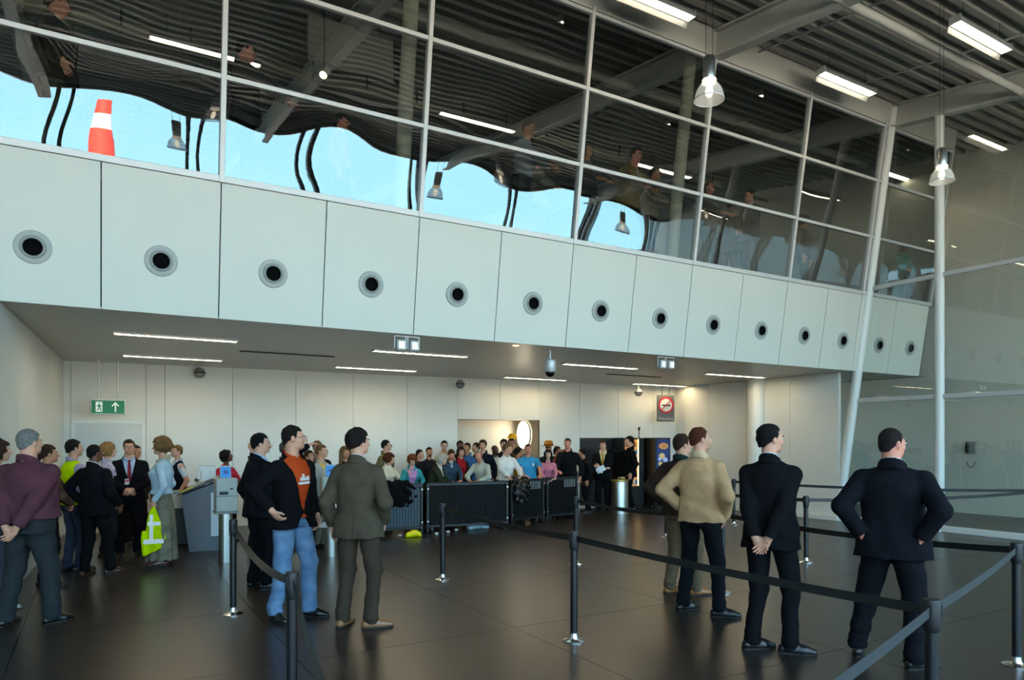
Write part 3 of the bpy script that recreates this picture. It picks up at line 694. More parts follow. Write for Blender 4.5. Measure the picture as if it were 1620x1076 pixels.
    slv = sleeve or {'tshirt': 'short', 'polo': 'short', 'short': 'short', 'waistcoat': 'none'}.get(kind, 'long')
    wr_ = .0026 if s < 9.5 else (.002 if s < 13 else 0)
    ncol = {'jacket': 'jacket', 'coat': 'coat', 'denim': 'denim_jacket', 'blouson': 'jacket', 'shirt': 'shirt', 'polo': 'polo_shirt', 'tshirt': 't_shirt', 'sweater': 'sweater', 'waistcoat': 'waistcoat', 'short': 'shirt'}[kind]
    if kind in ('jacket', 'coat', 'denim', 'blouson', 'waistcoat'):
        gr = {'jacket': .026, 'coat': .032, 'denim': .020, 'blouson': .034, 'waistcoat': .014}[kind]
        vo = vopen or {'jacket': (1.10, .085), 'coat': (1.2, .07), 'denim': (1.34, .05), 'blouson': (1.30, .05), 'waistcoat': (1.22, .06)}[kind]
        topgarment(ncol, ct, gr+wide, hem, slv, flare=.022 if kind in ('jacket', 'coat') else .01, v_open=vo, wr=wr_*1.25, lapel=kind in ('jacket', 'coat'), armgr=.004)
        if inner: topgarment('shirt', cloth(inner), .006 if not ihem else .016, ihem or 1.0 if kind != 'waistcoat' else .94, 'short' if kind == 'waistcoat' else 'none', wr=0)
    else:
        topgarment(ncol, ct, {'sweater': .018, 'shirt': .016}.get(kind, .012)+wide, hem, slv, flare=.012, wr=wr_, armgr=.004 if kind != 'tshirt' else .002)
    if vest: topgarment('safety_vest', cloth(vest, 'hivis'), .034+wide, .90, 'none', flare=.01, v_open=(1.2, .07))
    def ring(nm, m, r0, r1, z0, z1, tilt, gap, thick=.006, dy=0):
        c = up((0, -.018+dy, 1.47)); g = Grid(c-np.array([.12, .12, .07]), c+np.array([.12, .13, .12]), min(vg, max(.006, thick*1.1))); X, Y, Z = g.local(U)
        Z = Z-1.47; Y = Y+.018-dy; f = np.clip((Z-z0)/(z1-z0), 0, 1); r_ = r0+(r1-r0)*f; rho = np.sqrt(X**2+(Y*.95)**2)-r_
        zz = Z-tilt*Y*-1
        d = np.maximum(np.abs(rho)-max(thick, vg*.62), np.maximum(zz-z1, z0-zz))
        if gap: d = np.maximum(d, -np.maximum(np.abs(X)-gap*np.clip((Z-z0)/(z1-z0)+.5, .2, 1.6), -Y))
        g.D = d.astype(np.float32); 
        return link(nm, g.mesh(nm), m, t)
    f = build if build > 1 else 1
    if kind in ('jacket', 'coat'):
        ring('jacket_collar', ct, .088*f, .074*f, -.05, .034, .55, .10, .009)
        if inner and (collar or 1): ring('shirt_collar', cloth(inner), .070*f, .065*f, -.005, .052, .45, .014, .005)
    elif kind in ('denim', 'blouson'): ring('jacket_collar', cloth(collar) if collar else ct, .082*f, .080*f, -.03, .04, .5, .035, .008)
    elif kind in ('shirt', 'polo', 'short'): ring('shirt_collar', cloth(collar) if collar else ct, .074*f, .070*f, -.02, .04, .5, .02, .006)
    elif kind in ('sweater', 'waistcoat'): ring('collar_band', cloth(collar or inner or col), .072, .068, -.015, .03 if not collar else .055, .4, 0, .007)
    elif collar: ring('collar_band', cloth(collar), .078, .074, -.028, .008, .62, 0, .004)
    if tie:
        g = MB(); L0, L1 = 1.45, 1.12
        y0, y1 = .095*build+.012, .112*build+.026+belly*.5
        g.add([up((x, y, z)) for x, y, z in ((-.016, y0, L0), (.016, y0, L0), (.032, y1, L1+.06), (0, y1, L1), (-.032, y1, L1+.06), (-.016, y0-.01, L0), (.016, y0-.01, L0), (.032, y1-.01, L1+.06), (0, y1-.01, L1), (-.032, y1-.01, L1+.06))],
              [(0, 1, 2, 3, 4), (9, 8, 7, 6, 5), (0, 5, 6, 1), (1, 6, 7, 2), (2, 7, 8, 3), (3, 8, 9, 4), (4, 9, 5, 0)])
        g.box(up((0, y0+.002, L0)), (.036, .02, .03), bev=.006); g.build('tie', cloth(tie, 'silk'), t)
    # ---- trousers / skirt, shoes
    if not nolegs:
        cl = cloth(legs[1], 'denim' if legs[0] == 'jeans' else 'cloth', legs[2] if len(legs) > 2 else None)
        lo = np.array([-.30, -.32, .0]); hi = np.array([.30, .34, 1.06])
        for sx in (-1, 1):
            for q in K[sx]: lo = np.minimum(lo, q-.14); hi = np.maximum(hi, q+.14)
        lo[2] = .01; hi[2] = 1.06; g = Grid(lo, hi, vg); q0 = g.full(); f = min(build, 1.25)
        if legs[0] == 'skirt':
            g.loft(q0, [(.07, .215, .20, .0), (.4, .20, .18, 0), (.75, .19, .15, -.01), (.95, .165*bw+.01, .125, 0), (1.04, .14*bw+.01, .105, 0)], .01)
            XX, YY, ZZ = q0; an = np.arctan2(YY, XX); g.D = g.D+.010*np.sin(an*11)*np.clip((1-ZZ)/.8, 0, 1)
        else:
            g.loft(q0, [(.84, .155*bw+.012, .112*f+.01+belly*.2, -.012), (.93, .164*bw+.006, .116*f+belly*.35, -.010+belly*.3), (1.04, .143*bw+.004, .096*f+.004+belly*.5, belly*.45)], .03)
            for sx in (-1, 1):
                H, kn, A = K[sx]; wd_ = (legs[3] if len(legs) > 3 else 0)
                g.cone(H+np.array([0, -.005, -.02]), kn, .100*f+wd_*.3, .070*f+wd_*.5, k=.03); g.ell(H+np.array([sx*.005, -.044, -.01]), (.080*f, .068*f, .085), .04)
                g.cone(kn, A+np.array([0, 0, .015]), .070*f+wd_*.5, .058*f+wd_, k=.03); g.cone(A+np.array([0, 0, .04]), A+np.array([0, .012, -.035]), .058*f+wd_, .064*f+wd_, k=.02, cap=True)
            if wr_:
                XX, YY, ZZ = q0; r_ = np.random.RandomState(NP+3)
                for jj in range(3):
                    ww = unit(r_.randn(3)*np.array([1, 1, 1.2]))*(22+12*jj); g.D = g.D+wr_*1.5/(1+.5*jj)*np.sin(XX*ww[0]+YY*ww[1]+ZZ*ww[2]+r_.rand()*6+2*np.sin(ZZ*12+jj))
                low = np.clip((.30-ZZ)/.25, 0, 1); g.D = g.D+.003*low*np.sin(ZZ*95+XX*14)
        link('skirt' if legs[0] == 'skirt' else 'trousers', g.mesh('trousers'), cl, t)
        sm = mat('shoe_'+shoes, shoes, .28, spec=.5)
        for i, sx in enumerate((-1, 1)):
            A = K[sx][2]; ya = math.radians(-ftoe[i]); d = np.array([-math.sin(ya), math.cos(ya), 0]); sd = np.array([d[1], -d[0], 0])
            b0 = np.array([A[0], A[1], 0]); vs = min(max(.0065, s*.0009), .012)
            g = Grid(b0-np.array([.24, .24, .01]), b0+np.array([.24, .24, .17]), vs)
            h0, h1, h2 = b0-d*.045+np.array([0, 0, .036]), b0+d*.10+np.array([0, 0, .030]), b0+d*.175+np.array([0, 0, .022])
            g.cone(h0, h1, .038, .044, k=.01).cone(h1, h2, .044, .028, k=.012).cone(b0+np.array([0, 0, .04]), A+np.array([0, 0, .02]), .043, .042, k=.015).cone(b0+d*.02+np.array([0, 0, .07]), b0+d*.13+np.array([0, 0, .035]), .036, .030, k=.015)
            g.cut((0, 0, -1), (0, 0, .012)); sh = link('shoe', g.mesh('shoe'), sm, t)
            g = MB(); out = [(-.085, 0), (-.075, .028), (-.03, .034), (.03, .034), (.10, .044), (.16, .036), (.20, .012), (.20, -.012), (.16, -.036), (.10, -.044), (.03, -.034), (-.03, -.034), (-.075, -.028)]
            g.prism(out, lambda a, b_: tuple(b0+d*a+sd*b_), lambda a, b_: tuple(b0+d*a+sd*b_+np.array([0, 0, .014]))); g.build('sole', mat('shoe_sole', '17120f', .6), sh)
    t['__J'] = 0; del t['__J']
    t_info = dict(up=up, hp=hp, J=J, K=K, hc=hc, R=R, HR=HR, t=t, sc=sc); return t_info
def at(px, s=None, foot=None):
    if foot is not None: s = EYE*FPX/(foot-YH)
    p = P(px, YH, s); return (p.x, p.y, 0), s
def hgt(py, s): return EYE+(YH-py)/FPX*s
def mirrored(px, py, y):
    q = PF(px, py); d = (q-Vector((0, 0, EYE))).normalized(); r = d-2*d.dot(nF)*nF; return q+r*((y-q.y)/r.y)
# ================================================================ LAMPS
def luminaire(x, y, L, dz, label, group, wire=True, shield=False):
    z = deck_z(y)-dz
    t = thing('fluorescent_light', label, 'light', (x, y, z), group=group)
    R = Matrix.Identity(3)
    pr_ = [(-.085, 0), (-.085, .05), (-.05, .11), (.05, .11), (.085, .05), (.085, 0), (.075, 0), (.075, .045), (.042, .09), (-.042, .09), (-.075, .045), (-.075, 0)]
    n = len(pr_)
    V = [(sx_*L/2, a, b) for sx_ in (-1, 1) for a, b in pr_]
    MB().add(V, [(i, (i+1) % n, n+(i+1) % n, n+i) for i in range(n)]).build('housing', mat('lamp_housing_grey', '8b8d8c', .5), t)
    for sx_ in (-1, 1): MB().box((sx_*L/2, 0, .05), (.015, .17, .11)).build('end_cap', M_frame, t)
    if shield: MB().box((0, .10, -.03), (L, .010, .12), Matrix.Rotation(.2, 3, 'X')).build('side_reflector', mat('side_reflector_grey', '5c5e5e', .6), t)
    for dy in (-.026, .026): MB().cyl((-L/2+.04, dy, .015), (L/2-.04, dy, .02), .021, n=10).build('tube', M_tube, t, smooth=True)
    if wire:
        for sx_ in (-.35, .35): MB().cyl((sx_*L, 0, .1), (sx_*L, 0, dz+.03), .004, n=5).build('wire', M_black, t)
    return t
hl = [(7.05, 7.8, 'cut by the top of the photo'), (11.65, 7.8, 'nearest the corner of the glass walls'), (11.5, 5.5, 'largest, at the top right')]
for x, y, w in hl: luminaire(x, y, 1.5, .38, 'twin tube light under the hall roof, '+w, 'hall roof lights', shield=True)
for x, w in ((1.75, 'left'), (7.4, 'middle'), (13.0, 'right'), (-3.9, 'far left')):
    luminaire(x, 14, 1.9, .55, 'bright twin tube light on the gallery cable tray, seen through the %s balcony panes' % w, 'gallery tube lights')
t = thing('cable_tray', 'pale slotted cable tray running along the gallery ceiling behind the tube lights', 'cable tray', (4.4, 14.25, deck_z(14.25)-.55))
MB().box((0, .03, .16), (22, .012, .20)).box((0, -.02, .06), (22, .1, .012)).build('tray_side', mat('galvanised_tray', 'b9b4a2', .5), t)
for k in range(20): MB().box((-10.8+k*1.13, .0, .33), (.03, .03, .28)).build('bracket', M_black, t)
a = PY(487, 22, 11.5); b = PY(622, 130, 11.5)
t = thing('hanging_baffle', 'large flat grey panel hanging under the gallery roof behind the left panes', 'panel', ((a.x+b.x)/2, 11.5, b.z))
MB().box((0, 0, (a.z-b.z)/2), (b.x-a.x, .06, a.z-b.z), bev=.01).build('board', mat('baffle_grey', '8c8f8a', .7), t)
for sx_ in (-.5, .5): MB().cyl((sx_, 0, a.z-b.z), (sx_, 0, deck_z(11.5)-b.z+.1), .006, n=5).build('wire', M_black, t)
# small spots in the gallery
for k, (px, py, y) in enumerate(((513, 117, 10.2), (1243, 323, 13), (1296, 335, 13.5))):
    q = PY(px, py, y)
    t = thing('spotlight', ('small lit spotlight below the grey gallery baffle', 'bright gallery spotlight behind the fifth bay of the balcony glass', 'gallery spotlight next to the last mullion, just right of another')[k], 'light', q)
    MB().cyl((0, 0, .06), (.0, 0, deck_z(y)-q.z+.1), .01, n=6).build('stem', M_black, t)
    MB().cyl((.05, .04, .09), (-.02, -.02, -.03), .05, .06, n=12).build('can', M_frame, t, smooth=True)
    MB().cyl((-.02, -.02, -.03), (-.023, -.024, -.036), .052, n=12).build('lamp_lens', mat('spot_lens', 'ffd79a', .5, emit=20), t)
# pendant lamps (real glass domes on twin wires)
M_dome = bpy.data.materials.new('ribbed_lamp_glass'); M_dome.use_nodes = True
_t = M_dome.node_tree; _b = _t.nodes['Principled BSDF']; _b.inputs['Base Color'].default_value = (.75, .75, .72, 1); _b.inputs['Roughness'].default_value = .15
_tr = _t.nodes.new('ShaderNodeBsdfTransparent'); _mx = _t.nodes.new('ShaderNodeMixShader'); _mx.inputs[0].default_value = .45
_t.links.new(_tr.outputs[0], _mx.inputs[1]); _t.links.new(_b.outputs[0], _mx.inputs[2]); _t.links.new(_mx.outputs[0], _t.nodes['Material Output'].inputs[0])
def pendant(p, label):
    t = thing('pendant_lamp', label, 'lamp', p, group='pendant lamps of the hall')
    MB().lathe([(.155, 0), (.152, .04), (.135, .10), (.10, .155), (.07, .18)], 28).build('glass_dome', M_dome, t, smooth=True)
    MB().lathe([(.157, -.006), (.16, .0), (.157, .008)], 28).build('dome_rim', M_frame, t, smooth=True)
    MB().lathe([(.0, .17), (.072, .175), (.075, .21), (.06, .22), (.0, .225)], 20).build('collar', mat('lamp_collar_glow', 'fff0d0', .4, emit=1.2), t, smooth=True)
    MB().lathe([(.0, .22), (.062, .222), (.066, .24), (.066, .44), (.055, .455), (.0, .46)], 20).build('housing', M_brushed, t, smooth=True)
    MB().sphere((0, 0, .09), (.04, .04, .065), 14, 8).build('bulb', mat('lamp_bulb', 'fff2d8', .4, emit=5), t, smooth=True)
    top = deck_z(p[1])-p[2]
    for dx in (-.05, .05): MB().cyl((dx, 0, .45), (dx, 0, top+.08), .003, n=5).build('wire', M_black, t)
pA = P(1122, 158, 7.45); pB = P(1490, 287, 9.75); pC = pA*2-pB
pendant(pA, 'glass dome pendant lamp hanging in front of the fourth mullion of the balcony glass')
pendant(pB, 'glass dome pendant lamp hanging in front of the upright white post on the right')
pendant((pC.x, pC.y, pA.z), 'glass dome pendant lamp near the left, seen only as a reflection in the balcony glass')
for px, py in ((790, 285), (335, 185), (1106, 345)):
    q = mirrored(px, py, 2.6); pendant((q.x, q.y, min(q.z, beam_z(2.6)-.6)), 'second row glass dome pendant lamp, mirrored in the %s of the glass' % {790: 'middle', 335: 'left end', 1106: 'right half'}[px])
# recessed lights in the soffit
sl = [((180, 525), (374, 540), 'front strip of the left pair'), ((195, 561), (351, 570), 'rear strip of the left pair'), ((592, 553), (736, 564), 'front strip left of the hanging camera'), ((533, 579), (655, 587), 'rear strip left of the hanging camera'),
      ((895, 574), (1003, 583), 'front strip right of the hanging camera'), ((798, 596), (895, 601), 'rear strip just behind the hanging camera'), ((1122, 590), (1204, 597), 'front strip nearest the white column'), ((1005, 606), (1083, 611), 'rear strip over the no smoking sign')]
for a, b, w in sl:
    A, B = PZ(*a, ZS), PZ(*b, ZS); y = (A.y+B.y)/2; L = B.x-A.x
    t = thing('strip_light', 'slim warm recessed light, '+w, 'light', ((A.x+B.x)/2, y, ZS-.012), group='strip lights in the soffit')
    MB().box((0, -.06, .004), (L, .012, .03)).box((0, .06, .004), (L, .012, .03)).box((-L/2, 0, .004), (.012, .12, .03)).box((L/2, 0, .004), (.012, .12, .03)).build('trim_frame', M_frame, t)
    MB().box((0, 0, .008), (L-.02, .055, .012)).build('diffuser', mat('strip_diffuser', 'f3e2c0', .5, emit=52), t)
    n = 13
    for k in range(n): MB().cyl((-L/2+.06+(L-.12)*k/(n-1), 0, .003), (-L/2+.06+(L-.12)*k/(n-1), 0, -.004), .028, n=8).build('lamp', M_warm, t)
for a, b, w in (((380, 555), (528, 565), 'left'), ((960, 592), (1045, 597), 'right')):
    A, B = PZ(*a, ZS), PZ(*b, ZS)
    t = tag(MB().box((0, 0, 0), (B.x-A.x, .07, .02)).build('slot_grille', M_dark, loc=((A.x+B.x)/2, (A.y+B.y)/2, ZS+.002)), 'thin dark slot in the grey soffit towards the %s' % w, 'vent')
q = PZ(822, 545, ZS); t = thing('downlight', 'small lit round downlight at the soffit edge left of the hanging camera', 'light', (q.x, q.y+.12, ZS-.006))
MB().lathe([(.05, 0), (.06, -.004), (.06, .01)], 16).build('ring', M_frame, t); MB().cyl((0, 0, .0), (0, 0, .006), .048, n=16).build('lamp_lens', mat('spot_lens', 'ffd79a', .5, emit=20), t)
luminaire(16.4, 5.2, 1.7, .9, 'twin tube light in the room beyond the glass on the right', 'annex lights'); luminaire(16.4, 9.5, 1.7, .9, 'twin tube light added to brighten the deeper room beyond the side glass', 'annex lights'); luminaire(16.4, 1.6, 1.7, .9, 'twin tube light added to brighten the near room beyond the side glass', 'annex lights')  # second and third lamps are added to brighten the annex
q = mirrored(161, 224, -34); t = thing('striped_mast', 'red and white striped mast outside, mirrored in the left balcony pane', 'mast', (q.x, q.y, -.1))
for k in range(9): MB().cyl((0, 0, k*1.1), (0, 0, k*1.1+1.1), .62, n=16).build('mast_band', mat('mast_%d' % (k % 2), ('d8301f', 'e8e4de')[k % 2], .6), t, smooth=True)
# twin emergency spots under the soffit edge
for px, py, w in ((651, 543, 'over the middle of the crowd'), (1078, 575, 'over the no smoking sign')):
    q = PZ(px, py-14, ZS); q.y = max(q.y, face_y(ZS)+.08); t = thing('emergency_light', 'pair of square spot lamps at the soffit edge, '+w, 'light', (q.x, q.y+.08, ZS))
    MB().box((0, 0, -.012), (.38, .05, .02)).build('bracket', M_frame, t)
    for sx_ in (-.1, .1):
        MB().box((sx_-.085, 0, -.10), (.012, .02, .17)).build('fork', M_frame, t); MB().box((sx_+.085, 0, -.10), (.012, .02, .17)).build('fork', M_frame, t)
        h = MB().box((sx_, -.01, -.14), (.13, .10, .15), bev=.015).build('lamp_head', mat('spot_housing_grey', 'b4b7b5', .4), t)
        MB().box((sx_, -.063, -.14), (.085, .008, .095), bev=.004).build('lamp_window', mat('spot_window', 'f4f6f2', .2, emit=.5), h)
# dome camera on a pole
q = P(870, 579, 11.6); t = thing('dome_camera', 'grey dome security camera hanging from a short pole under the soffit', 'camera', (q.x, q.y, q.z))
MB().cyl((0, 0, .1), (0, 0, ZS-q.z), .02, n=10).build('pole', M_frame, t, smooth=True)
MB().lathe([(.0, .13), (.03, .13), (.045, .105), (.095, .095), (.1, .07), (.1, -.08), (.088, -.10), (.0, -.1)], 24).build('housing', mat('camera_housing', 'b5bab8', .35, metal=.3), t, smooth=True)
MB().lathe([(.078, -.10), (.076, -.13), (.055, -.165), (.025, -.182), (.0, -.185)], 24).build('lens_dome', mat('smoked_dome', '0c0d0f', .08), t, smooth=True)
# globe speakers
for px, py, s, w in ((316, 590, 14.0, 'left end of the back wall'), (728, 608, 16.3, 'above the alcove opening'), (1010, 621, 18.6, 'beside the no smoking sign')):
    q = P(px, py, s); t = thing('globe_speaker', 'small grey globe loudspeaker under the soffit, '+w, 'loudspeaker', (q.x, q.y, q.z))
    MB().cyl((0, 0, .08), (0, 0, ZS-q.z), .018, n=8).build('stem', M_frame, t); g = MB().sphere((0, 0, 0), .105, 18, 12).build('globe', mat('speaker_grey', '8a8a86', .4, metal=.3), t, smooth=True)
    MB().lathe([(.107, -.012), (.109, 0), (.107, .012)], 18).build('seam_band', M_dark, t)
# ---- signs
def wtext(body, size, m, parent, loc, rot, name='lettering', ext=.002):
    c = bpy.data.curves.new(name, 'FONT'); c.body = body; c.size = size; c.align_x = 'CENTER'; c.align_y = 'CENTER'; c.extrude = ext
    o = bpy.data.objects.new(name, c); COL.objects.link(o); bpy.context.view_layer.update()
    me = bpy.data.meshes.new_from_object(o.evaluated_get(bpy.context.evaluated_depsgraph_get())); bpy.data.objects.remove(o); bpy.data.curves.remove(c)
    me.materials.clear(); r = link(name, me, m, parent, loc); r.rotation_euler = rot; return r
RX = (math.pi/2, 0, 0)
s = 12.9; q = P(171.5, 656, s); k = s/FPX; azB = math.atan2(bwd.y, bwd.x)
t = thing('exit_sign', 'green emergency exit sign with running man and arrow, hung on two rods', 'sign', q, azB+YAW*-.15)
w, h = 49*k, 24*k
MB().box((0, 0, h/2), (w, .05, h), bev=.006).build('casing', mat('sign_casing', 'c9d6cd', .4), t)
MB().box((0, -.027, h/2), (w*.93, .006, h*.84)).build('green_panel', mat('exit_green', '0d6a47', .4, emit=.25), t)
M_sw = mat('sign_white', 'e8f2ea', .5, emit=.35)
def pl(pts, nm, th=.004, y=-.031, m=M_sw, par=t, sx_=1, oz=h/2, sc=1.0):
    MB().prism([(a*sx_*sc, b*sc) for a, b in pts], lambda a, b: (a, y, b+oz), lambda a, b: (a, y-th, b+oz)).build(nm, m, par)
u = h
pl([(-.55*u+a*u, b*u) for a, b in ((-.16, -.33), (.22, -.33), (.22, .33), (-.16, .33))], 'door_symbol')
G = mat('exit_green', '0d6a47')
for pts in (((-.02, .2), (.06, .2), (.06, .28), (-.02, .28)), ((-.08, .14), (.08, .16), (.06, -.02), (-.03, -.02)), ((.06, .1), (.18, .04), (.17, -.01), (.05, .05)), ((-.08, .12), (-.14, .02), (-.10, .0), (-.04, .1)), ((.02, 0), (.14, -.16), (.12, -.28), (.07, -.28), (.08, -.16), (-.03, -.02)), ((-.03, 0), (-.05, -.14), (-.15, -.2), (-.14, -.25), (0, -.18), (.03, -.02))):
    pl([(-.52*u+a*u, b*u) for a, b in pts], 'running_man', y=-.035, m=G)
pl([(.42*u+a*u, b*u) for a, b in ((-.035, -.32), (.035, -.32), (.035, .18), (.17, .03), (.22, .08), (0, .32), (-.22, .08), (-.17, .03), (-.035, .18))], 'arrow_symbol')
for dx in (-.27, .27): MB().cyl((w*dx, 0, h), (w*dx, 0, ZS-q.z), .012, n=8).build('rod', M_frame, t)
s = 19.0; q = P(1053, 667, s); k = s/FPX; w, h = 30*k, 42*k
t = thing('no_smoking_sign', 'grey hanging sign with red barred circle and the words No smoking', 'sign', q, -.28)
MB().box((0, 0, h/2), (w, .04, h), bev=.006).build('board', mat('sign_grey', '5d605f', .5), t)
R2 = Matrix(((1, 0, 0), (0, 0, 1), (0, -1, 0)))
R2 = Matrix(((1, 0, 0), (0, 0, -1), (0, 1, 0)))
cz = h*.62; r = w*.44
MB().lathe([(0, .0), (r*.8, .0), (r*.8, -.0)], 32, (0, -.024, cz), R2).build('white_disc', mat('sign_disc_white', 'e2e2dc', .5), t)
M_red = mat('sign_red', 'b5202e', .5)
MB().lathe([(r*.78, .004), (r*.78, .008), (r, .008), (r, .0)], 36, (0, -.02, cz), R2).build('red_ring', M_red, t)
MB().box((0, -.03, cz), (r*.10, .004, r*1.7), Matrix.Rotation(math.radians(45), 3, 'Y')).build('red_bar', M_red, t)
MB().box((r*.06, -.027, cz-.01), (r*1.0, .004, r*.17)).build('cigarette', M_black, t)
MB().box((-r*.52, -.027, cz-.01), (r*.1, .004, r*.17)).build('cigarette_tip', mat('ash_grey', '6b6b6b', .5), t)
wtext('No', h*.135, mat('sign_text_white', 'b9bcb8', .5), t, (-w*.32, -.024, h*.115), RX); wtext('smoking', h*.135, mat('sign_text_white', 'b9bcb8', .5), t, (w*.10, -.024, h*.105), RX)
for dx in (-.2, .2): MB().cyl((w*dx, 0, h), (w*dx, 0, ZS-q.z), .008, n=6).build('rod', M_black, t)
# ================================================================ BARRIERS
TOPZ = .965
def ground(px, py): return PZ(px, py, 0)
def spost(px, py=None, ytop=None):
    if py is not None: return ground(px, py)
    p = P(px, ytop, (EYE-TOPZ)*FPX/(ytop-YH)); return Vector((p.x, p.y, 0))
M_belt = mat('black_belt', '0d0e10', .45, spec=.6); M_belt_sheen = mat('grey_blue_belt', '3b4246', .35, spec=.6); M_post = mat('stanchion_black', '131417', .35, spec=.5)  # second belt material has the grey-blue specular sheen painted into its colour
ST = {}
def stanchion(key, p, label):
    t = thing('belt_stanchion', label, 'stanchion', p, group='belt stanchions'); ST[key] = t
    MB().cyl((0, 0, .06), (0, 0, .86), .032, n=18).build('pole', M_post, t, smooth=True)
    MB().lathe([(.0, .0), (.10, .002), (.10, .008), (.075, .016), (.045, .024), (.036, .04), (.034, .075), (.032, .075)], 24).build('base', M_chrome, t, smooth=True)
    MB().lathe([(.033, .80), (.038, .81), (.042, .855), (.042, .95), (.038, .965), (.0, .966)], 20).build('belt_head', M_blackplastic, t, smooth=True)
    for a in range(4):
        c, s_ = math.cos(a*math.pi/2+.5), math.sin(a*math.pi/2+.5)
        MB().box((c*.042, s_*.042, .905), (.014, .014, .07), Matrix.Rotation(a*math.pi/2+.5, 3, 'Z'), bev=.003).build('belt_socket', M_blackplastic, t)
    return t
def belt(k0, k1, sag=.03, m=None, z0=.905, z1=.905, w=.052, twist=0):
    t = ST[k0]; A = Vector(t.location); B = Vector(ST[k1].location) if isinstance(k1, str) else Vector(k1); d = B-A; d.z = 0
    n = Vector((-d.y, d.x, 0)).normalized(); e = d.normalized()*.045; A2, B2 = e, d-e
    N = 24; V = []; F = []
    for i in range(N+1):
        f = i/N; c = A2.lerp(B2, f); z = z0+(z1-z0)*f-sag*4*f*(1-f); tw = twist*math.sin(math.pi*f)
        up = Vector((0, 0, 1))*math.cos(tw)+n*math.sin(tw); o = n*math.cos(tw)-Vector((0, 0, 1))*math.sin(tw)
        c = Vector((c.x, c.y, z))
        V += [c-up*w/2-o*.0012, c+up*w/2-o*.0012, c+up*w/2+o*.0012, c-up*w/2+o*.0012]
    for i in range(N):
        for j in range(4): F.append((4*i+j, 4*i+(j+1) % 4, 4*i+4+(j+1) % 4, 4*i+4+j))
    MB().add(V, F).build('belt', m or M_belt, t)
stanchion('a', spost(369, 972), 'black belt stanchion standing beside the man with the orange shirt, chrome foot in view')
stanchion('b', spost(462, ytop=905), 'black belt stanchion cut by the bottom edge, in front of the man in jeans')
stanchion('c', spost(700, 917), 'black belt stanchion alone on the open floor before the barrier with the white litter')
stanchion('d', spost(908, 1014), 'black belt stanchion with chrome foot in the middle of the foreground')
stanchion('e', spost(911, ytop=786), 'black belt stanchion standing directly behind the middle foreground one')
stanchion('f', spost(1474, ytop=948), 'thick near black stanchion at the bottom right before the broad man')
stanchion('g', spost(1608, 1053), 'black belt stanchion at the right edge with a chrome foot')
stanchion('h', spost(1275, 890), 'black belt stanchion between the suited man and the broad man')
stanchion('i', spost(1161, 831), 'black belt stanchion farthest back before the right wall')
stanchion('j', spost(1143, 938), 'black belt stanchion half hidden behind the beige jacket and the slim suit')
stanchion('k', spost(1054, 850), 'black belt stanchion partly hidden by the man in brown leather')
belt('a', 'b', .10, twist=.9); belt('b', (.9, 1.6, 0), .35, z1=.55, twist=.8); belt('d', 'c', .03); belt('f', 'd', .02)
belt('f', 'g', .02, M_belt_sheen); fg = Vector(ST['f'].location)
belt('f', fg+(Vector(ST['f'].location)-Vector(ST['g'].location))*1.0, .02, M_belt_sheen)
belt('g', 'j', .05); belt('h', 'k', .03); belt('h', PX(1640, 818, 13.6).xy.to_3d(), .05); belt('i', PX(1640, 792, 13.9).xy.to_3d(), .05); belt('e', 'j', .06); belt('i', 'k', .03) if False else None
# crowd barriers
M_mesh = mat('barrier_mesh_black', '0b0c0e', .6, spec=.3); M_mesh2 = mat('barrier_rib_slate', '3d4c55', .45); M_bolt = mat('bolt_steel', 'cfd3d2', .25, metal=.6)
def barrier(p0, p1, label, m, holes=False, ribs=60):
    a, b = ground(*p0), ground(*p1); L = (b-a).length; az = math.atan2((b-a).y, (b-a).x)
    t = thing('crowd_barrier', label, 'barrier', a, az, 'crowd barriers'); t.scale = (1, 1, .865)
    V = []; F = []; n = ribs*4
    for i in range(n+1):
        x = .05+(L-.1)*i/n; y = (-.010, -.010, .006, .006)[i % 4]
        V += [(x, y, .16), (x, y, 1.03)]
    F = [(2*i, 2*i+2, 2*i+3, 2*i+1) for i in range(n)]
    MB().add(V, F).build('ribbed_sheet', m, t)
    for x in (.03, L-.03): MB().box((x, 0, .56), (.05, .05, 1.10), bev=.008).build('upright', M_black, t)
    for z in (1.06, .14): MB().box((L/2, 0, z), (L-.04, .055, .06), bev=.01).build('rail', M_black, t)
    MB().box((L/2, 0, 1.095), (L-.02, .09, .02), bev=.006).build('top_cap', M_blackplastic, t)
    for x in (.12, L-.12): MB().box((x, .14, .02), (.06, .50, .03), bev=.008).box((x, .02, .08), (.05, .05, .12)).build('foot', M_black, t)
    for x in (.03, L-.03):
        for z in (.25, .97): MB().cyl((x, -.024, z), (x, -.036, z), .018, n=8).build('bolt', M_bolt, t)
    if holes:
        V = MB()
        for i in range(7):
            for j in range(6): V.cyl((L*.56+i*.05, -.0125, .86+j*.032), (L*.56+i*.05, -.0165, .86+j*.032), .0105, n=6)
        o = V.build('painted_hole_dots', mat('painted_hole_light', 'c3d2d6', .6), t); o['kind'] = 'stuff'  # pale discs paint the light that shows through the holes
    return t
bp = [(585, 850), (669, 844), (674, 843), (804, 836), (808, 832), (861, 825.5), (864, 825), (914, 820.5)]
barrier(bp[0], bp[1], 'slate grey ribbed crowd barrier at the left end, a black coat hung over it', M_mesh2, ribs=16)
barrier(bp[2], bp[3], 'longest black crowd barrier, litter lying at its foot', M_mesh, ribs=44)
barrier(bp[4], bp[5], 'black crowd barrier with a perforated patch under the man in the blue polo shirt', M_mesh, True, 30)
barrier(bp[6], bp[7], 'black crowd barrier at the right end with a perforated patch under the woman in pink', M_mesh, True, 30)
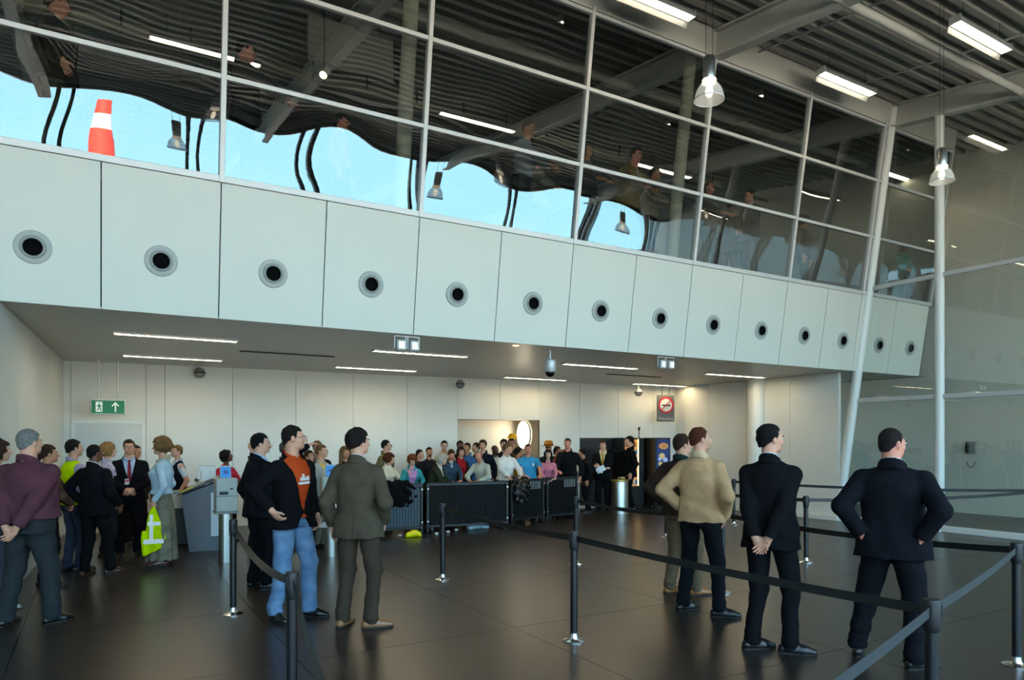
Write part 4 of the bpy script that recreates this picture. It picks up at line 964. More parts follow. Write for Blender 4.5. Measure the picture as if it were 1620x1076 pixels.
# litter
def blob(name, label, cat, p, pts, r, m, v=.012, amp=.01):
    g = Grid(np.array(pts).min(0)-r-.05, np.array(pts).max(0)+r+.05, v)
    for q0, q1 in zip(pts[:-1], pts[1:]): g.cone(q0, q1, r, r*.9, k=.03)
    g.noise(amp, 38); g.cut((0, 0, -1), (0, 0, .002)); return tag(link(name, g.mesh(name), m, None, p), label, cat)
# ================================================================ THE PEOPLE IN THE PHOTOGRAPH
def pp(label, px, top_py, s=None, foot=None, dx=0, z=0, **k):
    loc, s = at(px, s, foot)
    lean = k.get('lean', 0)
    zt = hgt(top_py, s)-z
    unit_h = (.95+(.70*math.cos(math.radians(lean))))+.128-(.012*math.sin(math.radians(lean)))
    if k.get('hair') in ('curly',): unit_h += .02
    h = zt/unit_h*1.78
    off = math.sin(math.radians(lean))*.70*h/1.78
    if lean:                                     # put the head, not the feet, over the photographed spot
        los = math.atan2(loc[1], loc[0]); fd = los-math.radians(k.get('face', 0)); loc = (loc[0]-math.cos(fd)*off, loc[1]-math.sin(fd)*off, 0)
    HS.append((label[:40], round(h, 2)))
    return person('person', label, (loc[0], loc[1], z), s=s, h=h, **k)
HS = []
PEOPLE = {}
# ---- left group
PEOPLE['maroon'] = pp('person with grey hair in maroon shirt, hands clasped behind the back, at left edge', 47, 679, foot=987, face=38, head=18, build=1.22, belly=.03, arms=('back', 'back'), hair='short', hcol='grey', skin='fair',
   top=('shirt', '5b3640'), legs=('trousers', '2c3134'), shoes='121213', feet=((-.17, -.05), (.19, .06)), wide=.012, hem=.97, ftoe=(-5, 25))
pp('person with brown hair cut off by the left edge, behind the maroon shirt', -4, 695, s=7.35, face=75, fem=True, hair='bob', hcol='brown', top=('sweater', '2b2a30'), legs=('jeans', '3b4250'), shoes='a9aeb2', arms=('side', 'side'), skin='fair')
pp('person with dark tied hair and patterned dark top, behind the maroon shirt', 76, 703, s=8.5, face=80, fem=True, hair='tail', hcol='brown', skin='tan', top=('sweater', '1b1a1f', '6a4a34'), legs=('trousers', '17171a'), arms=('clasp', 'clasp'))
pp('person with dark hair in yellow hi-vis vest over lilac shirt and jeans', 117, 695, foot=903, face=62, head=12, hair='short', hcol='dark', skin='fair', top=('shirt', 'a9a6c0'), vest='c9f000', legs=('jeans', '38445a'), shoes='2a2a30', arms=('side', 'side'), feet=((-.11, 0), (.11, .04)))
pp('person with short black hair in black suit and brown shoes, back turned, left group', 150, 703, foot=910, face=42, head=18, build=1.06, hair='crop', hcol='black', skin='brown', top=('jacket', '141519'), inner='d8dbe2', legs=('trousers', '131417'), shoes='4a2c1c', arms=('hips', 'loose'), feet=((-.1, -.04), (.13, .16)), ftoe=(-5, 30))
pp('person with blond hair and lilac top between the two black suits on the left', 171, 700, s=10.6, face=72, fem=True, hair='bob', hcol='blond', skin='pale', top=('shirt', 'b9b3cf'), legs=('trousers', '2a2b33'), arms=('side', 'side'))
PEOPLE['tie'] = pp('person with glasses, dark suit, red tie and badge, hands clasped, facing us on the left', 204, 695, foot=880, face=178, build=1.1, hair='short', hcol='brown', skin='fair', glasses='clear', top=('jacket', '121318'), inner='a9bfe0', tie='7a2f3c', legs=('trousers', '111216'), arms=('clasp', 'clasp'), feet=((-.12, 0), (.12, 0)))
pp('person with brown hair behind the suited man with the badge', 215, 704, s=11.9, face=150, fem=True, hair='short', hcol='brown', skin='tan', top=('coat', '33302f'), legs=('trousers', '1d1e22'), arms=('side', 'up'))
PEOPLE['denim'] = pp('person with curly fair hair in pale denim jacket and long plaid skirt', 256, 691, foot=893, face=-78, fem=True, build=1.02, hair='curly', hcol='sandy', skin='fair', top=('denim', 'b4cad9', '9db8ca'), collar='b7a98c', legs=('skirt', '8b8672', '5f5c50'), shoes='4b2a20', arms=('side', 'side'), hem=1.0)
pp('person with short fair hair in navy waistcoat and white sleeves behind the counter', 280, 704, s=12.5, face=-110, head=-10, fem=True, hair='short', hcol='sandy', skin='fair', top=('waistcoat', '14171f'), inner='cfd8e6', legs=('trousers', '14161d'), arms=('side', 'back'))
pp('person with black hair in red top behind the ticket kiosk', 358, 712, s=12.2, face=140, head=-40, pitch=-12, fem=True, hair='bob', hcol='black', skin='brown', top=('tshirt', 'c8324a'), legs=('trousers', '1b1b1f'), arms=('clasp', 'clasp'))
pp('bald person in navy top behind the moustached man in the dark suit', 402, 697, s=11.4, face=95, hair='bald', hcol='greydark', skin='fair', top=('sweater', '16202c'), legs=('trousers', '1a1c20'), arms=('side', 'side'))
PEOPLE['moustache'] = pp('person in navy suit and pale blue shirt with moustache, looking right', 412, 685, foot=930, face=68, head=22, build=1.16, belly=.02, hair='short', hcol='black', beard='moustache', skin='fair', top=('jacket', '13151b'), inner='a9c0df', legs=('trousers', '111216'), shoes='101012', arms=('side', 'loose'), feet=((-.12, 0), (.12, .05)))
PEOPLE['orange'] = pp('person with goatee and spectacles in black blazer, orange T-shirt and jeans', 464, 672, foot=978, face=138, head=-48, build=1.04, hair='crop', hcol='dark', beard='goatee', glasses='clear', skin='fair', top=('jacket', '101013'), inner='c2491f', vopen=(.98, .135), open_front=.10, hem=.84, ihem=.93,
   legs=('jeans', '4a688a', '6c8baa', .006), shoes='141416', arms=('pocket', ((.33, .10, 1.02), (1, -.6, 0), (-.6, .2, -.8), (-1, 0, 0))), feet=((-.13, .10), (.15, -.04)), ftoe=(-18, 12))
PEOPLE['brown'] = pp('person with dark hair in olive brown suit and tan shoes, back turned', 567, 678, foot=990, face=22, head=34, hair='thick', hcol='dark', skin='fair', top=('jacket', '463e33', '51483b'), inner='e3d3cf', legs=('trousers', '42392f'), shoes='8a5f3e', arms=('side', 'pocket'), feet=((-.13, -.02), (.14, -.03)), ftoe=(5, 62), hem=.80, wide=.004)
pp('person with raised arm over the head in black jacket, behind the yellow shirt', 502, 697, s=12.0, face=165, hair='short', hcol='sandy', skin='fair', top=('jacket', '15161a'), inner='2a2a2e', legs=('trousers', '1b1c20'), arms=('side', 'headtop'))
pp('person with fair hair, yellow shirt and grey gilet, between blazer and brown suit', 509, 703, s=11.6, face=120, hair='short', hcol='sandy', skin='fair', top=('blouson', 'a8a59c'), inner='eab012', vopen=(.96, .11), open_front=.1, legs=('trousers', '6b675c'), arms=('side', 'side'))
pp('child with brown hair just right of the bearded face with spectacles', 489, 712, s=11.6, face=130, hair='short', hcol='brown', skin='tan', top=('sweater', '2c2325'), legs=('trousers', '242428'), arms=('side', 'side'))
pp('person with cropped grey hair half hidden behind the black blazer', 452, 698, s=11.2, face=100, hair='crop', hcol='greydark', skin='tan', top=('sweater', '1b222b'), legs=('trousers', '22242a'), arms=('side', 'side'))
pp('person with long fair hair and dark top next to the brown suited shoulder', 546, 706, s=12.2, face=160, fem=True, hair='long', hcol='sandy', skin='tan', top=('sweater', '17171b'), legs=('trousers', '1b1b1f'), arms=('side', 'side'))
# ---- crowd behind the barriers
Lb = ('lean', 'lean')
pp('person with black hair and glasses in olive jacket, tall behind the cream sweater', 611, 696, s=14.8, face=120, head=-20, hair='short', hcol='black', skin='fair', glasses='clear', top=('blouson', '6c6a4e'), inner='3c4a3c', legs=('trousers', '2b2b2b'))
PEOPLE['cream'] = pp('person with curly brown hair in cream roll-neck sweater leaning on the barrier', 616, 716, s=13.75, face=140, head=-45, lean=14, fem=True, build=1.1, hair='curly', hcol='auburn', skin='fair', top=('sweater', 'd9cdb4'), collar='e3dccb', legs=('trousers', '2b2b2b'), arms=('lean', 'lean'))
PEOPLE['teal'] = pp('person with ginger hair resting the cheek on a hand, teal and pink top', 652, 719, s=13.95, face=170, pitch=22, lean=12, fem=True, build=1.12, hair='curly', hcol='ginger', skin='pale', top=('denim', '2d7f86', '3b98a0'), inner='c48fc0', vopen=(.98, .13), legs=('trousers', '2b2b2b'), arms=('lean', 'cheek'))
pp('person with dark hair and dark top just behind the ginger hair', 664, 711, s=14.9, face=125, head=0, fem=True, hair='short', hcol='dark', skin='fair', top=('sweater', '1b1b20'), legs=('trousers', '1b1b20'))
pp('person with short beard in charcoal T-shirt before the back wall', 679, 707, s=15.1, face=165, hair='crop', hcol='black', beard='full', skin='tan', top=('tshirt', '232427'), legs=('trousers', '2b2b2b'))
pp('person with dark sunglasses and pale top, tallest before the back wall', 703, 697, s=15.5, face=175, hair='short', hcol='black', glasses='dark', skin='fair', top=('shirt', 'c9bd9a'), legs=('trousers', '3b3b3b'))
pp('older person with curly white hair in dark green jacket leaning on the barrier', 699, 718, s=14.2, face=105, head=10, lean=20, fem=True, build=1.12, hair='curly', hcol='white', skin='pale', top=('jacket', '2d3327'), inner='d9d6ca', legs=('trousers', '232323'), arms=Lb)
pp('person with auburn hair and blue denim jacket looking down', 714, 711, s=14.75, face=165, pitch=18, lean=8, fem=True, hair='fringe', hcol='auburn', skin='red', top=('denim', '33475a'), inner='b7bfc8', legs=('trousers', '2b2b2b'), arms=Lb)
pp('person with brown bob in red top and dark jacket', 729, 707, s=15.2, face=150, head=10, fem=True, hair='bob', hcol='brown', skin='fair', top=('jacket', '24241f'), inner='a5202b', vopen=(.98, .12), legs=('trousers', '232323'))
pp('person with dark hair peeping out at the left edge of the alcove opening', 728, 697, s=16.0, face=160, hair='short', hcol='black', skin='brown', top=('sweater', '22242a'), legs=('trousers', '2b2b2b'))
pp('person with short black hair in mid blue shirt looking left', 739, 700, s=15.6, face=-130, head=-20, hair='crop', hcol='black', skin='tan', top=('shirt', '3c6aa0'), legs=('trousers', '2b2b2b'))
pp('older person with silver hair in pale grey striped shirt leaning on the barrier', 757, 713, s=14.55, face=-150, head=-25, lean=22, pitch=8, hair='recede', hcol='grey', skin='red', top=('shirt', 'b9bdb2', 'a3a89d'), legs=('trousers', '3b3b3b'), arms=Lb)
pp('person with tousled brown hair in navy jacket, face turned left', 764, 696, s=15.7, face=-155, head=-15, hair='thick', hcol='brown', skin='fair', top=('blouson', '161d2c'), legs=('trousers', '2b2b2b'))
pp('person with brown hair hidden behind the navy jacket', 753, 700, s=16.4, face=-120, hair='short', hcol='brown', skin='fair', top=('sweater', '4a3a33'), legs=('trousers', '2b2b2b'))
pp('bald dark-skinned person in white shirt in the alcove opening', 783, 704, s=16.2, face=150, head=-15, hair='bald', hcol='black', skin='dark', top=('shirt', 'd5d2c8'), legs=('trousers', '3a2c22'))
pp('person with dark wavy hair, tall, before the warm alcove wall', 797, 695, s=16.6, face=-160, hair='thick', hcol='dark', skin='fair', top=('sweater', '3c2b28'), legs=('trousers', '2b2b2b'))
pp('person with yellow sunhat half hidden deep in the alcove', 809, 693, s=17.2, face=170, hair='short', hcol='dark', skin='tan', top=('sweater', '5a4634'), legs=('trousers', '2b2b2b'))
PEOPLE['white'] = pp('person with sandy fringe in white shirt leaning over the barrier, looking right', 803, 701, s=14.95, face=150, head=-35, lean=10, hair='fringe', hcol='sandy', skin='fair', top=('shirt', 'eceae6'), legs=('trousers', '3b3b3b'), arms=('lean', 'lean2'), wide=.01)
pp('person with black hair seen from behind in yellow top', 820, 708, s=16.0, face=70, hair='thick', hcol='black', skin='tan', top=('tshirt', 'd7a31c'), legs=('trousers', '2b2b2b'))
PEOPLE['polo'] = pp('person in bright blue polo shirt with badge, hand on the barrier', 835, 702, s=15.25, face=172, build=1.15, hair='crop', hcol='brown', skin='red', top=('polo', '3a94c4'), legs=('trousers', '2a2e36'), arms=('lean2', 'lean'), belly=.02, feet=((-.12, 0), (.12, 0)))
HAT = pp('person wearing an orange brown brimmed hat', 868, 702, s=16.7, face=165, hair='crop', hcol='dark', skin='tan', top=('jacket', '262c3a'), legs=('trousers', '2b2b2b'))
pp('person with long black hair in pink top, forearms on the barrier', 867, 711, s=15.75, face=175, lean=8, fem=True, hair='long', hcol='black', skin='pale', top=('sweater', 'cf7f95'), legs=('trousers', '2b2b2b'), arms=('lean', 'lean'))
pp('person with dark hair tied back, behind the woman in pink', 882, 706, s=16.5, face=120, fem=True, hair='tail', hcol='dark', skin='tan', top=('sweater', '7a4a48'), legs=('trousers', '2b2b2b'))
pp('child with blond hair between the woman in pink and the black shirt', 891, 711, s=16.3, face=150, hair='fringe', hcol='blond', skin='fair', top=('tshirt', '2d2225'), legs=('trousers', '2b2b2b'))
pp('person with cropped hair in black shirt, one hand on the last barrier', 898, 693, s=16.15, face=195, head=0, lean=6, build=1.08, hair='crop', hcol='brown', skin='red', top=('shirt', '131417'), legs=('trousers', '16171a'), arms=('side', 'lean'))
pp('person with black hair bending before the dark vending machine', 921, 710, s=17.1, face=-100, lean=12, hair='thick', hcol='black', skin='tan', top=('sweater', '141418'), legs=('trousers', '141418'))
PEOPLE['arms'] = pp('person in black suit, cream shirt and gold tie, arms folded over papers', 954, 697, foot=811, face=185, build=1.16, hair='short', hcol='auburn', skin='pale', top=('jacket', '101114'), inner='e6dcae', tie='b08a34', legs=('trousers', '101114'), arms=('fold', 'fold2'), feet=((-.12, 0), (.12, 0)), vopen=(1.16, .07))
pp('person in black suit with arm stretched left, legs crossed, beside the snack machine', 996, 690, foot=808, face=-105, head=-5, hair='thick', hcol='black', skin='fair', top=('coat', '0f1013'), inner='16171b', legs=('trousers', '0f1013'), arms=('side', 'point'), feet=((-.05, .14), (.06, -.06)))
# ---- right group
pp('person with spectacles in brown leather jacket and khaki trousers, half behind the beige jacket', 1080, 686, foot=940, face=28, head=32, build=1.12, hair='short', hcol='brown', glasses='clear', skin='fair', top=('blouson', '41322a', '2f241f'), collar='22342f', legs=('trousers', '6d5c48'), shoes='a06432', arms=('hips', 'side'), feet=((-.13, -.02), (.13, .08)), ftoe=(25, 35))
PEOPLE['beige'] = pp('person with short hair in beige jacket, black trousers and black shoes, back turned', 1108, 675, foot=969, face=18, head=48, build=.98, hair='crop', hcol='auburn', skin='fair', top=('blouson', 'c8a27a', 'b48d66'), collar='d2b892', legs=('trousers', '15181d'), shoes='14171c', arms=('hips', 'pocket'), feet=((-.17, .02), (.20, -.04)), ftoe=(30, 70), hem=.87, wide=.004)
PEOPLE['slim'] = pp('person with black hair in black suit, hands clasped behind the back', 1219, 670, foot=1027, face=16, head=42, hair='short', hcol='black', skin='fair', top=('jacket', '131417'), inner='c9dcef', legs=('trousers', '131417'), shoes='15181c', arms=('back', 'back'), feet=((-.12, -.05), (.15, .0)), ftoe=(45, 70), hem=.80)
PEOPLE['broad'] = pp('broad person in navy suit, hands on hips, back turned, right foreground', 1412, 677, foot=1047, face=6, head=40, build=1.2, belly=.03, hair='crop', hcol='dark', skin='red', top=('jacket', '15171d'), inner='e6e8ea', legs=('trousers', '15171c'), shoes='16181b', arms=('hipsback', 'hipsback'), feet=((-.25, .08), (.16, -.06)), ftoe=(-5, 45), hem=.80)
# ---- visitors in the gallery behind the glass
GZ = ZP-.02
def gal(label, px, py, y, **k):
    q = PY(px, py, y); s = q.x*SS+q.y*CC; loc, s = at(px, s)
    lean = k.get('lean', 0); unit_h = (.95+.70*math.cos(math.radians(lean)))+.128; h = min(max((q.z-GZ)/unit_h*1.78, 1.45), 1.98)
    HS.append(('G '+label[:30], round(h, 2)))
    return person('person', label, (loc[0], loc[1], GZ), s=max(s, 12), h=h, **k)
gal('person in dark suit and tie in the gallery, cut off by the top edge', 92, -12, 9.35, face=110, pitch=10, head=-10, build=1.15, hair='short', hcol='dark', skin='red', top=('jacket', '211e1b'), inner='b3a98c', tie='5f6149', legs=('trousers', '4b463a'), arms=('side', 'loose'))
gal('person in black leather jacket behind the second mullion of the gallery', 388, 57, 9.35, face=90, head=5, pitch=8, build=1.1, hair='crop', hcol='dark', skin='red', top=('blouson', '16181a', '34393a'), legs=('trousers', '17181b'), arms=('side', 'lean2'))
gal('person in pink shirt standing back in the gallery', 540, 180, 10.4, face=110, hair='short', hcol='black', skin='red', top=('shirt', 'b4596c'), legs=('trousers', '2a2b31'), arms=('side', 'side'))
gal('person in pale blue grey shirt looking down from the gallery beside the tube light', 826, 186, 9.45, face=110, head=10, pitch=18, lean=8, hair='short', hcol='dark', skin='tan', top=('shirt', '8d9dab'), legs=('trousers', '33353b'), arms=('lean', 'lean'))
gal('older person with grey hair and white top in the gallery', 853, 224, 10.3, face=130, pitch=15, fem=True, hair='bob', hcol='grey', skin='red', top=('sweater', 'b9b4a6'), legs=('trousers', '4b4b4b'), arms=('lean', 'lean'))
gal('person with dark hair and dark top just right of the third gallery mullion', 929, 226, 9.5, face=140, fem=True, hair='bob', hcol='dark', skin='tan', top=('sweater', '1d2529'), legs=('trousers', '23252a'), arms=('lean', 'lean'))
gal('person in mustard brown jacket leaning forward in the gallery', 994, 230, 9.45, face=135, head=0, pitch=12, lean=14, build=1.1, hair='short', hcol='dark', skin='red', top=('blouson', '7d6a35'), inner='b9bcc0', legs=('trousers', '2b2b2b'), arms=('lean', 'lean'))
gal('person with cropped hair and pale shirt in the gallery, right of the mustard jacket', 1026, 254, 9.9, face=120, lean=10, hair='crop', hcol='dark', skin='tan', top=('shirt', 'a59a86'), legs=('trousers', '2b2b2b'), arms=('lean', 'lean'))
gal('person with sandy hair in the gallery just right of the fourth mullion', 1122, 287, 9.5, face=130, hair='crop', hcol='sandy', skin='red', top=('sweater', '6a6a66'), legs=('trousers', '33353b'), arms=('lean', 'lean'))
gal('person in black jacket with back turned in the gallery, fourth bay', 1152, 274, 10.4, face=30, hair='short', hcol='auburn', skin='tan', top=('coat', '14161a'), legs=('trousers', '1b1c20'), arms=('side', 'side'))
gal('person in black suit and white shirt in the gallery, left of the gallery spotlights', 1186, 292, 9.7, face=-130, hair='short', hcol='dark', skin='red', top=('jacket', '121317'), inner='d6d4cc', legs=('trousers', '141519'), arms=('clasp', 'clasp'))
gal('person with brown hair in the gallery next to the fifth mullion', 1271, 312, 10.2, face=100, fem=True, hair='bob', hcol='brown', skin='tan', top=('sweater', '4b4035'), legs=('trousers', '2b2b2b'), arms=('side', 'side'))
gal('person in turquoise top in the gallery end bay, seen through the side glass', 1430, 396, 9.3, face=150, fem=True, hair='bob', hcol='dark', skin='tan', top=('shirt', '3aa39a'), legs=('trousers', '5b6b70'), arms=('side', 'clasp'))
print('HEIGHTS', HS)
# ================================================================ THINGS CARRIED AND WORN
def fix_to(inf, p, names=None):           # figure-frame metres -> world
    t = inf['t']; return Matrix.Translation(t.location) @ Matrix.Rotation(t.rotation_euler.z, 4, 'Z') @ Matrix.Scale(inf['sc'], 4) @ Vector(p)
# brimmed hat
i = HAT; c = fix_to(i, i['hp']((0, -.015, .075))); az = i['t'].rotation_euler.z
t = thing('brimmed_hat', 'orange brown brimmed hat on a head in the crowd', 'hat', c, az)
M_hat = cloth('c07a28', 'straw')
MB().lathe([(.20, -.012), (.19, -.002), (.15, -.006), (.108, .0), (.104, .06), (.090, .105), (.06, .122), (.025, .112), (0, .108)], 26).build('crown', M_hat, t, smooth=True)
MB().lathe([(.110, .0), (.112, .015), (.109, .03)], 26).build('hat_band', cloth('6b3a14'), t, smooth=True)
# sunhat deep in the alcove
loc, s = at(812, 17.2); q = P(811, 692, 17.0)
t = thing('sun_hat', 'yellow sunhat on a head in the alcove, left of the round lamp', 'hat', q)
MB().lathe([(.17, -.03), (.13, -.005), (.10, .02), (.09, .07), (.05, .095), (0, .10)], 22).build('crown', cloth('c99a1e', 'straw'), t, smooth=True)
# hi-vis vest hanging from the hand of the denim jacket
i = PEOPLE['denim']; S_, E_, w_, hd, pn = i['J'][-1]; hp_ = fix_to(i, w_+np.array([0, 0, -.07])); az = math.atan2(-hp_.x, hp_.y)
t = thing('safety_vest', 'yellow hi-vis vest with white bands hanging from the hand of the woman in denim', 'vest', hp_, az)
g = Grid((-.2, -.12, -.72), (.2, .12, .05), .011)
q = g.full(); g.loft(q, [(-.66, .125, .05, 0), (-.45, .135, .055, 0), (-.2, .10, .045, 0), (-.03, .035, .03, 0), (.01, .02, .02, 0)], .01, 2.2); X, Y, Z = q
g.D = g.D+.012*np.sin(X*40+Z*5)*np.clip(-Z*3, 0, 1); g.cut((.45, 0, -1), (0, 0, -.62))
link('vest_body', g.mesh('vest'), cloth('d8f400', 'hivis'), t)
M_refl = mat('reflective_band_glow', 'e2e6e2', .3, emit=.12)  # faint emission stands in for light reflected by the bands
def vband(z0, z1, x0, x1, nm):
    N = 10; V = []; F = []
    for k in range(N+1):
        f = k/N; x = x0+(x1-x0)*f
        for z in (z0, z1): V.append((x, -.066, z)); V.append((x, -.058, z))
    for k in range(N): F += [(4*k, 4*k+4, 4*k+6, 4*k+2), (4*k+1, 4*k+3, 4*k+7, 4*k+5)]
    MB().add(V, F).build(nm, M_refl, t)
vband(-.50, -.44, -.125, .125, 'white_band'); vband(-.25, -.20, -.075, .085, 'white_band'); vband(-.46, -.10, -.05, -.005, 'white_band')
# ID badges
def badge(i, p, w=.055, h=.085, col='d9d7d2', red=True):
    Rm = i['R']; p = i['up'](p); t = i['t']
    b = MB().box((0, 0, 0), (w, .006, h), bev=.002).build('id_badge', mat('badge_'+col, col, .4), t, p)
    if red: MB().box((0, .004, h*.18), (w*.8, .003, h*.35)).build('badge_print', mat('badge_red', 'b03a34', .4), b)
badge(PEOPLE['tie'], (.035, .172, 1.14)); badge(PEOPLE['polo'], (-.10, .165, 1.30), .04, .06, red=False)
# shirt print on the orange T-shirt
i = PEOPLE['orange']; M_pr = mat('print_white', 'e8e6e2', .6)
for nm, pts in (('shirt_print', ((-.055, 1.262), (.06, 1.255), (.06, 1.235), (-.055, 1.240))), ('shirt_lettering', ((-.05, 1.272), (-.045, 1.31), (-.03, 1.28), (-.02, 1.305), (0, 1.28), (.01, 1.33), (.018, 1.28), (.035, 1.30), (.045, 1.268), (.0, 1.270)))):
    MB().prism(pts, lambda a, b: tuple(i['up']((a, .128, b))), lambda a, b: tuple(i['up']((a, .155, b)))).build(nm, M_pr, i['t'])
S_, E_, w_, hd, pn = i['J'][-1]
b = MB().box((0, 0, 0), (.05, .075, .05), bev=.004).build('id_card', mat('badge_d9d7d2', 'd9d7d2', .4), i['t'], w_+np.array([-.02, .06, -.09]))
# papers in the folded arms
i = PEOPLE['arms']; t = thing('papers', 'white papers held in the folded arms of the man with the gold tie', 'paper', fix_to(i, (0.03, .30, 1.08)), i['t'].rotation_euler.z)
MB().box((.0, 0, 0), (.22, .008, .14), Matrix.Rotation(.5, 3, 'Y'), bev=.002).build('sheet', mat('paper_white', 'e4e8ee', .6), t)
MB().box((.02, .012, -.02), (.16, .006, .12), Matrix.Rotation(-.3, 3, 'Y'), bev=.002).build('sheet', mat('paper_white', 'e4e8ee', .6), t)
# coat and bag hung over the barriers, litter
def onbar(k, f, z, off):
    a, b = ground(*bp[2*k]), ground(*bp[2*k+1]); d = (b-a).normalized(); n = Vector((d.y, -d.x, 0)); p = a.lerp(b, f)+n*off; return Vector((p.x, p.y, z)), d, n
def draped(name, label, cat, k, f, w, drop, m, seed):
    c, d, n = onbar(k, f, 1.10, 0); az = math.atan2(d.y, d.x); t = thing(name, label, cat, (c.x, c.y, .955), az)
    g = Grid((-w*.7, -.2, -drop-.05), (w*.7, .2, .08), .015); q = g.full(); X, Y, Z = q
    g.loft(q, [(-drop, w*.30, .035, -.085), (-drop*.7, w*.47, .05, -.095), (-.1, w*.5, .045, -.085), (.02, w*.47, .05, -.03), (.05, w*.44, .03, .0)], .01, 2.6)
    g.cone((-w*.4, .02, .03), (w*.4, .02, .03), .035, .03, k=.04); g.D = g.D+.012*np.sin(X*34+3*np.sin(Z*14+seed))+.008*np.sin(Z*40+X*20)
    link('fabric', g.mesh(name), m, t); return t
draped('black_coat', 'black shaggy coat hung over the slate barrier below the cream sweater', 'coat', 0, .47, .62, .42, cloth('0d0d0f'), 1)
t = draped('leather_bag', 'black leather bag hung over the barrier under the white shirt', 'bag', 2, .22, .42, .48, mat('bag_leather', '121113', .35), 4)
for dx in (-.1, .1): MB().cyl((dx, -.1, -.05), (dx*.5, .03, .09), .010, n=7).build('bag_strap', mat('bag_leather', '121113'), t)
def floorp(px, py): return ground(px, py)
p = floorp(654, 850); t = blob('plastic_bag', 'bright yellow plastic bag on the floor at the foot of the slate barrier', 'bag', p, [np.array((-.10, 0, .05)), np.array((.0, .02, .06)), np.array((.10, 0, .05))], .062, mat('yellow_plastic', 'f0e000', .4))
p = floorp(757, 837); t = blob('plastic_bag', 'pale blue grey plastic bag lying at the foot of the longest barrier', 'bag', p, [np.array((-.19, 0, .035)), np.array((.0, .03, .06)), np.array((.19, -.02, .04))], .06, mat('pale_plastic', '93a5ad', .35))
for px, py, w in ((633, 849, 'left of the yellow bag'), (691, 846, 'left of the lone stanchion'), (709, 843, 'right of the lone stanchion'), (722, 840, 'left of the pale plastic bag')):
    blob('crumpled_paper', 'small crumpled white paper on the floor '+w, 'litter', floorp(px, py), [np.array((-.02, 0, .02)), np.array((.02, .01, .02))], .025, mat('litter_white', 'c9c6bf', .7), .01, .004)
# ================================================================ DESK, KIOSKS, VENDING MACHINES
M_desk = mat('desk_slate', '565d66', .5); M_deskd = mat('desk_dark', '26292d', .5); M_kio = mat('kiosk_grey', 'a7aaa2', .5)
def kiosk(px, foot, label, head_top=757, blue=True):
    s = EYE*FPX/(foot-YH); p = P(px, foot, s); az = math.atan2(-p.x, p.y)
    t = thing('ticket_kiosk', label, 'kiosk', (p.x, p.y, 0), az+.15, 'ticket kiosks on steel posts')
    MB().lathe([(.0, 0), (.095, 0), (.095, .72), (.0, .72)], 24).build('steel_post', M_brushed, t, smooth=True)
    b = MB().box((0, 0, .98), (.29, .27, .48), bev=.012).build('casing', M_kio, t)
    MB().box((0, 0, .725), (.32, .30, .03), bev=.006).build('base_tray', mat('kiosk_tray', '7f827c', .5), t)
    MB().box((0, -.137, .965), (.285, .006, .006)).build('seam', M_dark, b)
    MB().box((-.045, -.138, 1.01), (.12, .012, .045), bev=.003).build('slot', M_blackplastic, b); MB().box((.06, -.138, 1.07), (.045, .012, .02), bev=.003).build('slot', M_blackplastic, b)
    Rb = Matrix.Rotation(-.22, 3, 'X')
    if blue:
        h = MB().box((.0, .02, 1.30), (.15, .035, .20), Rb, bev=.01).build('screen_head', mat('screen_head_grey', '8fb0c8', .4), t)
        MB().box((.0, -.002, 1.298), (.125, .01, .17), Rb, bev=.003).build('screen', mat('kiosk_blue', '1f78c0', .3, emit=.25), h)
        MB().box((.0, -.012, 1.31), (.06, .006, .05), Rb).build('screen_mark', mat('kiosk_navy', '1c3f86', .3), h)
    return t
kiosk(357, 889, 'grey ticket machine with blue screen on a steel post, left of the navy suit')
kiosk(523, 880, 'grey ticket machine on a steel post, half hidden behind the man in the blazer', blue=True)
# slanted desk
p0 = ground(318, 872); az = math.atan2(-p0.x, p0.y)
t = thing('lectern_desk', 'tall slate grey desk with slanted top, papers on it, left of the kiosk', 'desk', p0, az)
sk = EYE*FPX/(872-YH)/FPX
def dk(px, py): return ((px-318)*sk, (872-py)*sk)
side = [dk(301, 872), dk(348, 872), dk(348, 763), dk(340, 764), dk(291, 783), dk(290, 787)]
MB().prism(side, lambda a, b: (a, 0, b), lambda a, b: (a, .55, b)).build('body', M_desk, t)
a, b = dk(285, 783), dk(347, 757)
MB().prism([a, b, (b[0], b[1]+.03), (a[0], a[1]+.03)], lambda u, v: (u, -.05, v), lambda u, v: (u, .62, v)).build('slanted_top', M_deskd, t)
MB().prism([dk(286, 782), dk(308, 773), dk(308, 770), dk(287, 779)], lambda u, v: (u, -.03, v), lambda u, v: (u, .25, v)).build('yellow_edge', mat('hivis_folded', 'cfe000', .7), t)
for u0, u1, m in ((306, 326, 'b9b7ae'), (322, 336, '3b3d3d'), (330, 345, 'cfd0cb')):
    A, B = dk(u0, 775-(u0-306)*.42), dk(u1, 775-(u1-306)*.42)
    MB().prism([A, B, (B[0], B[1]+.015), (A[0], A[1]+.015)], lambda u, v: (u, .05, v+.028), lambda u, v: (u, .33, v+.028)).build('paper_sheet', mat('desk_paper_'+m, m, .6), t)
p1 = dk(338, 850); MB().box((p1[0], -.015, p1[1]+.36), (.115, .012, .70), bev=.002).build('notice_board', mat('notice_white', 'b9c4cc', .5), t)
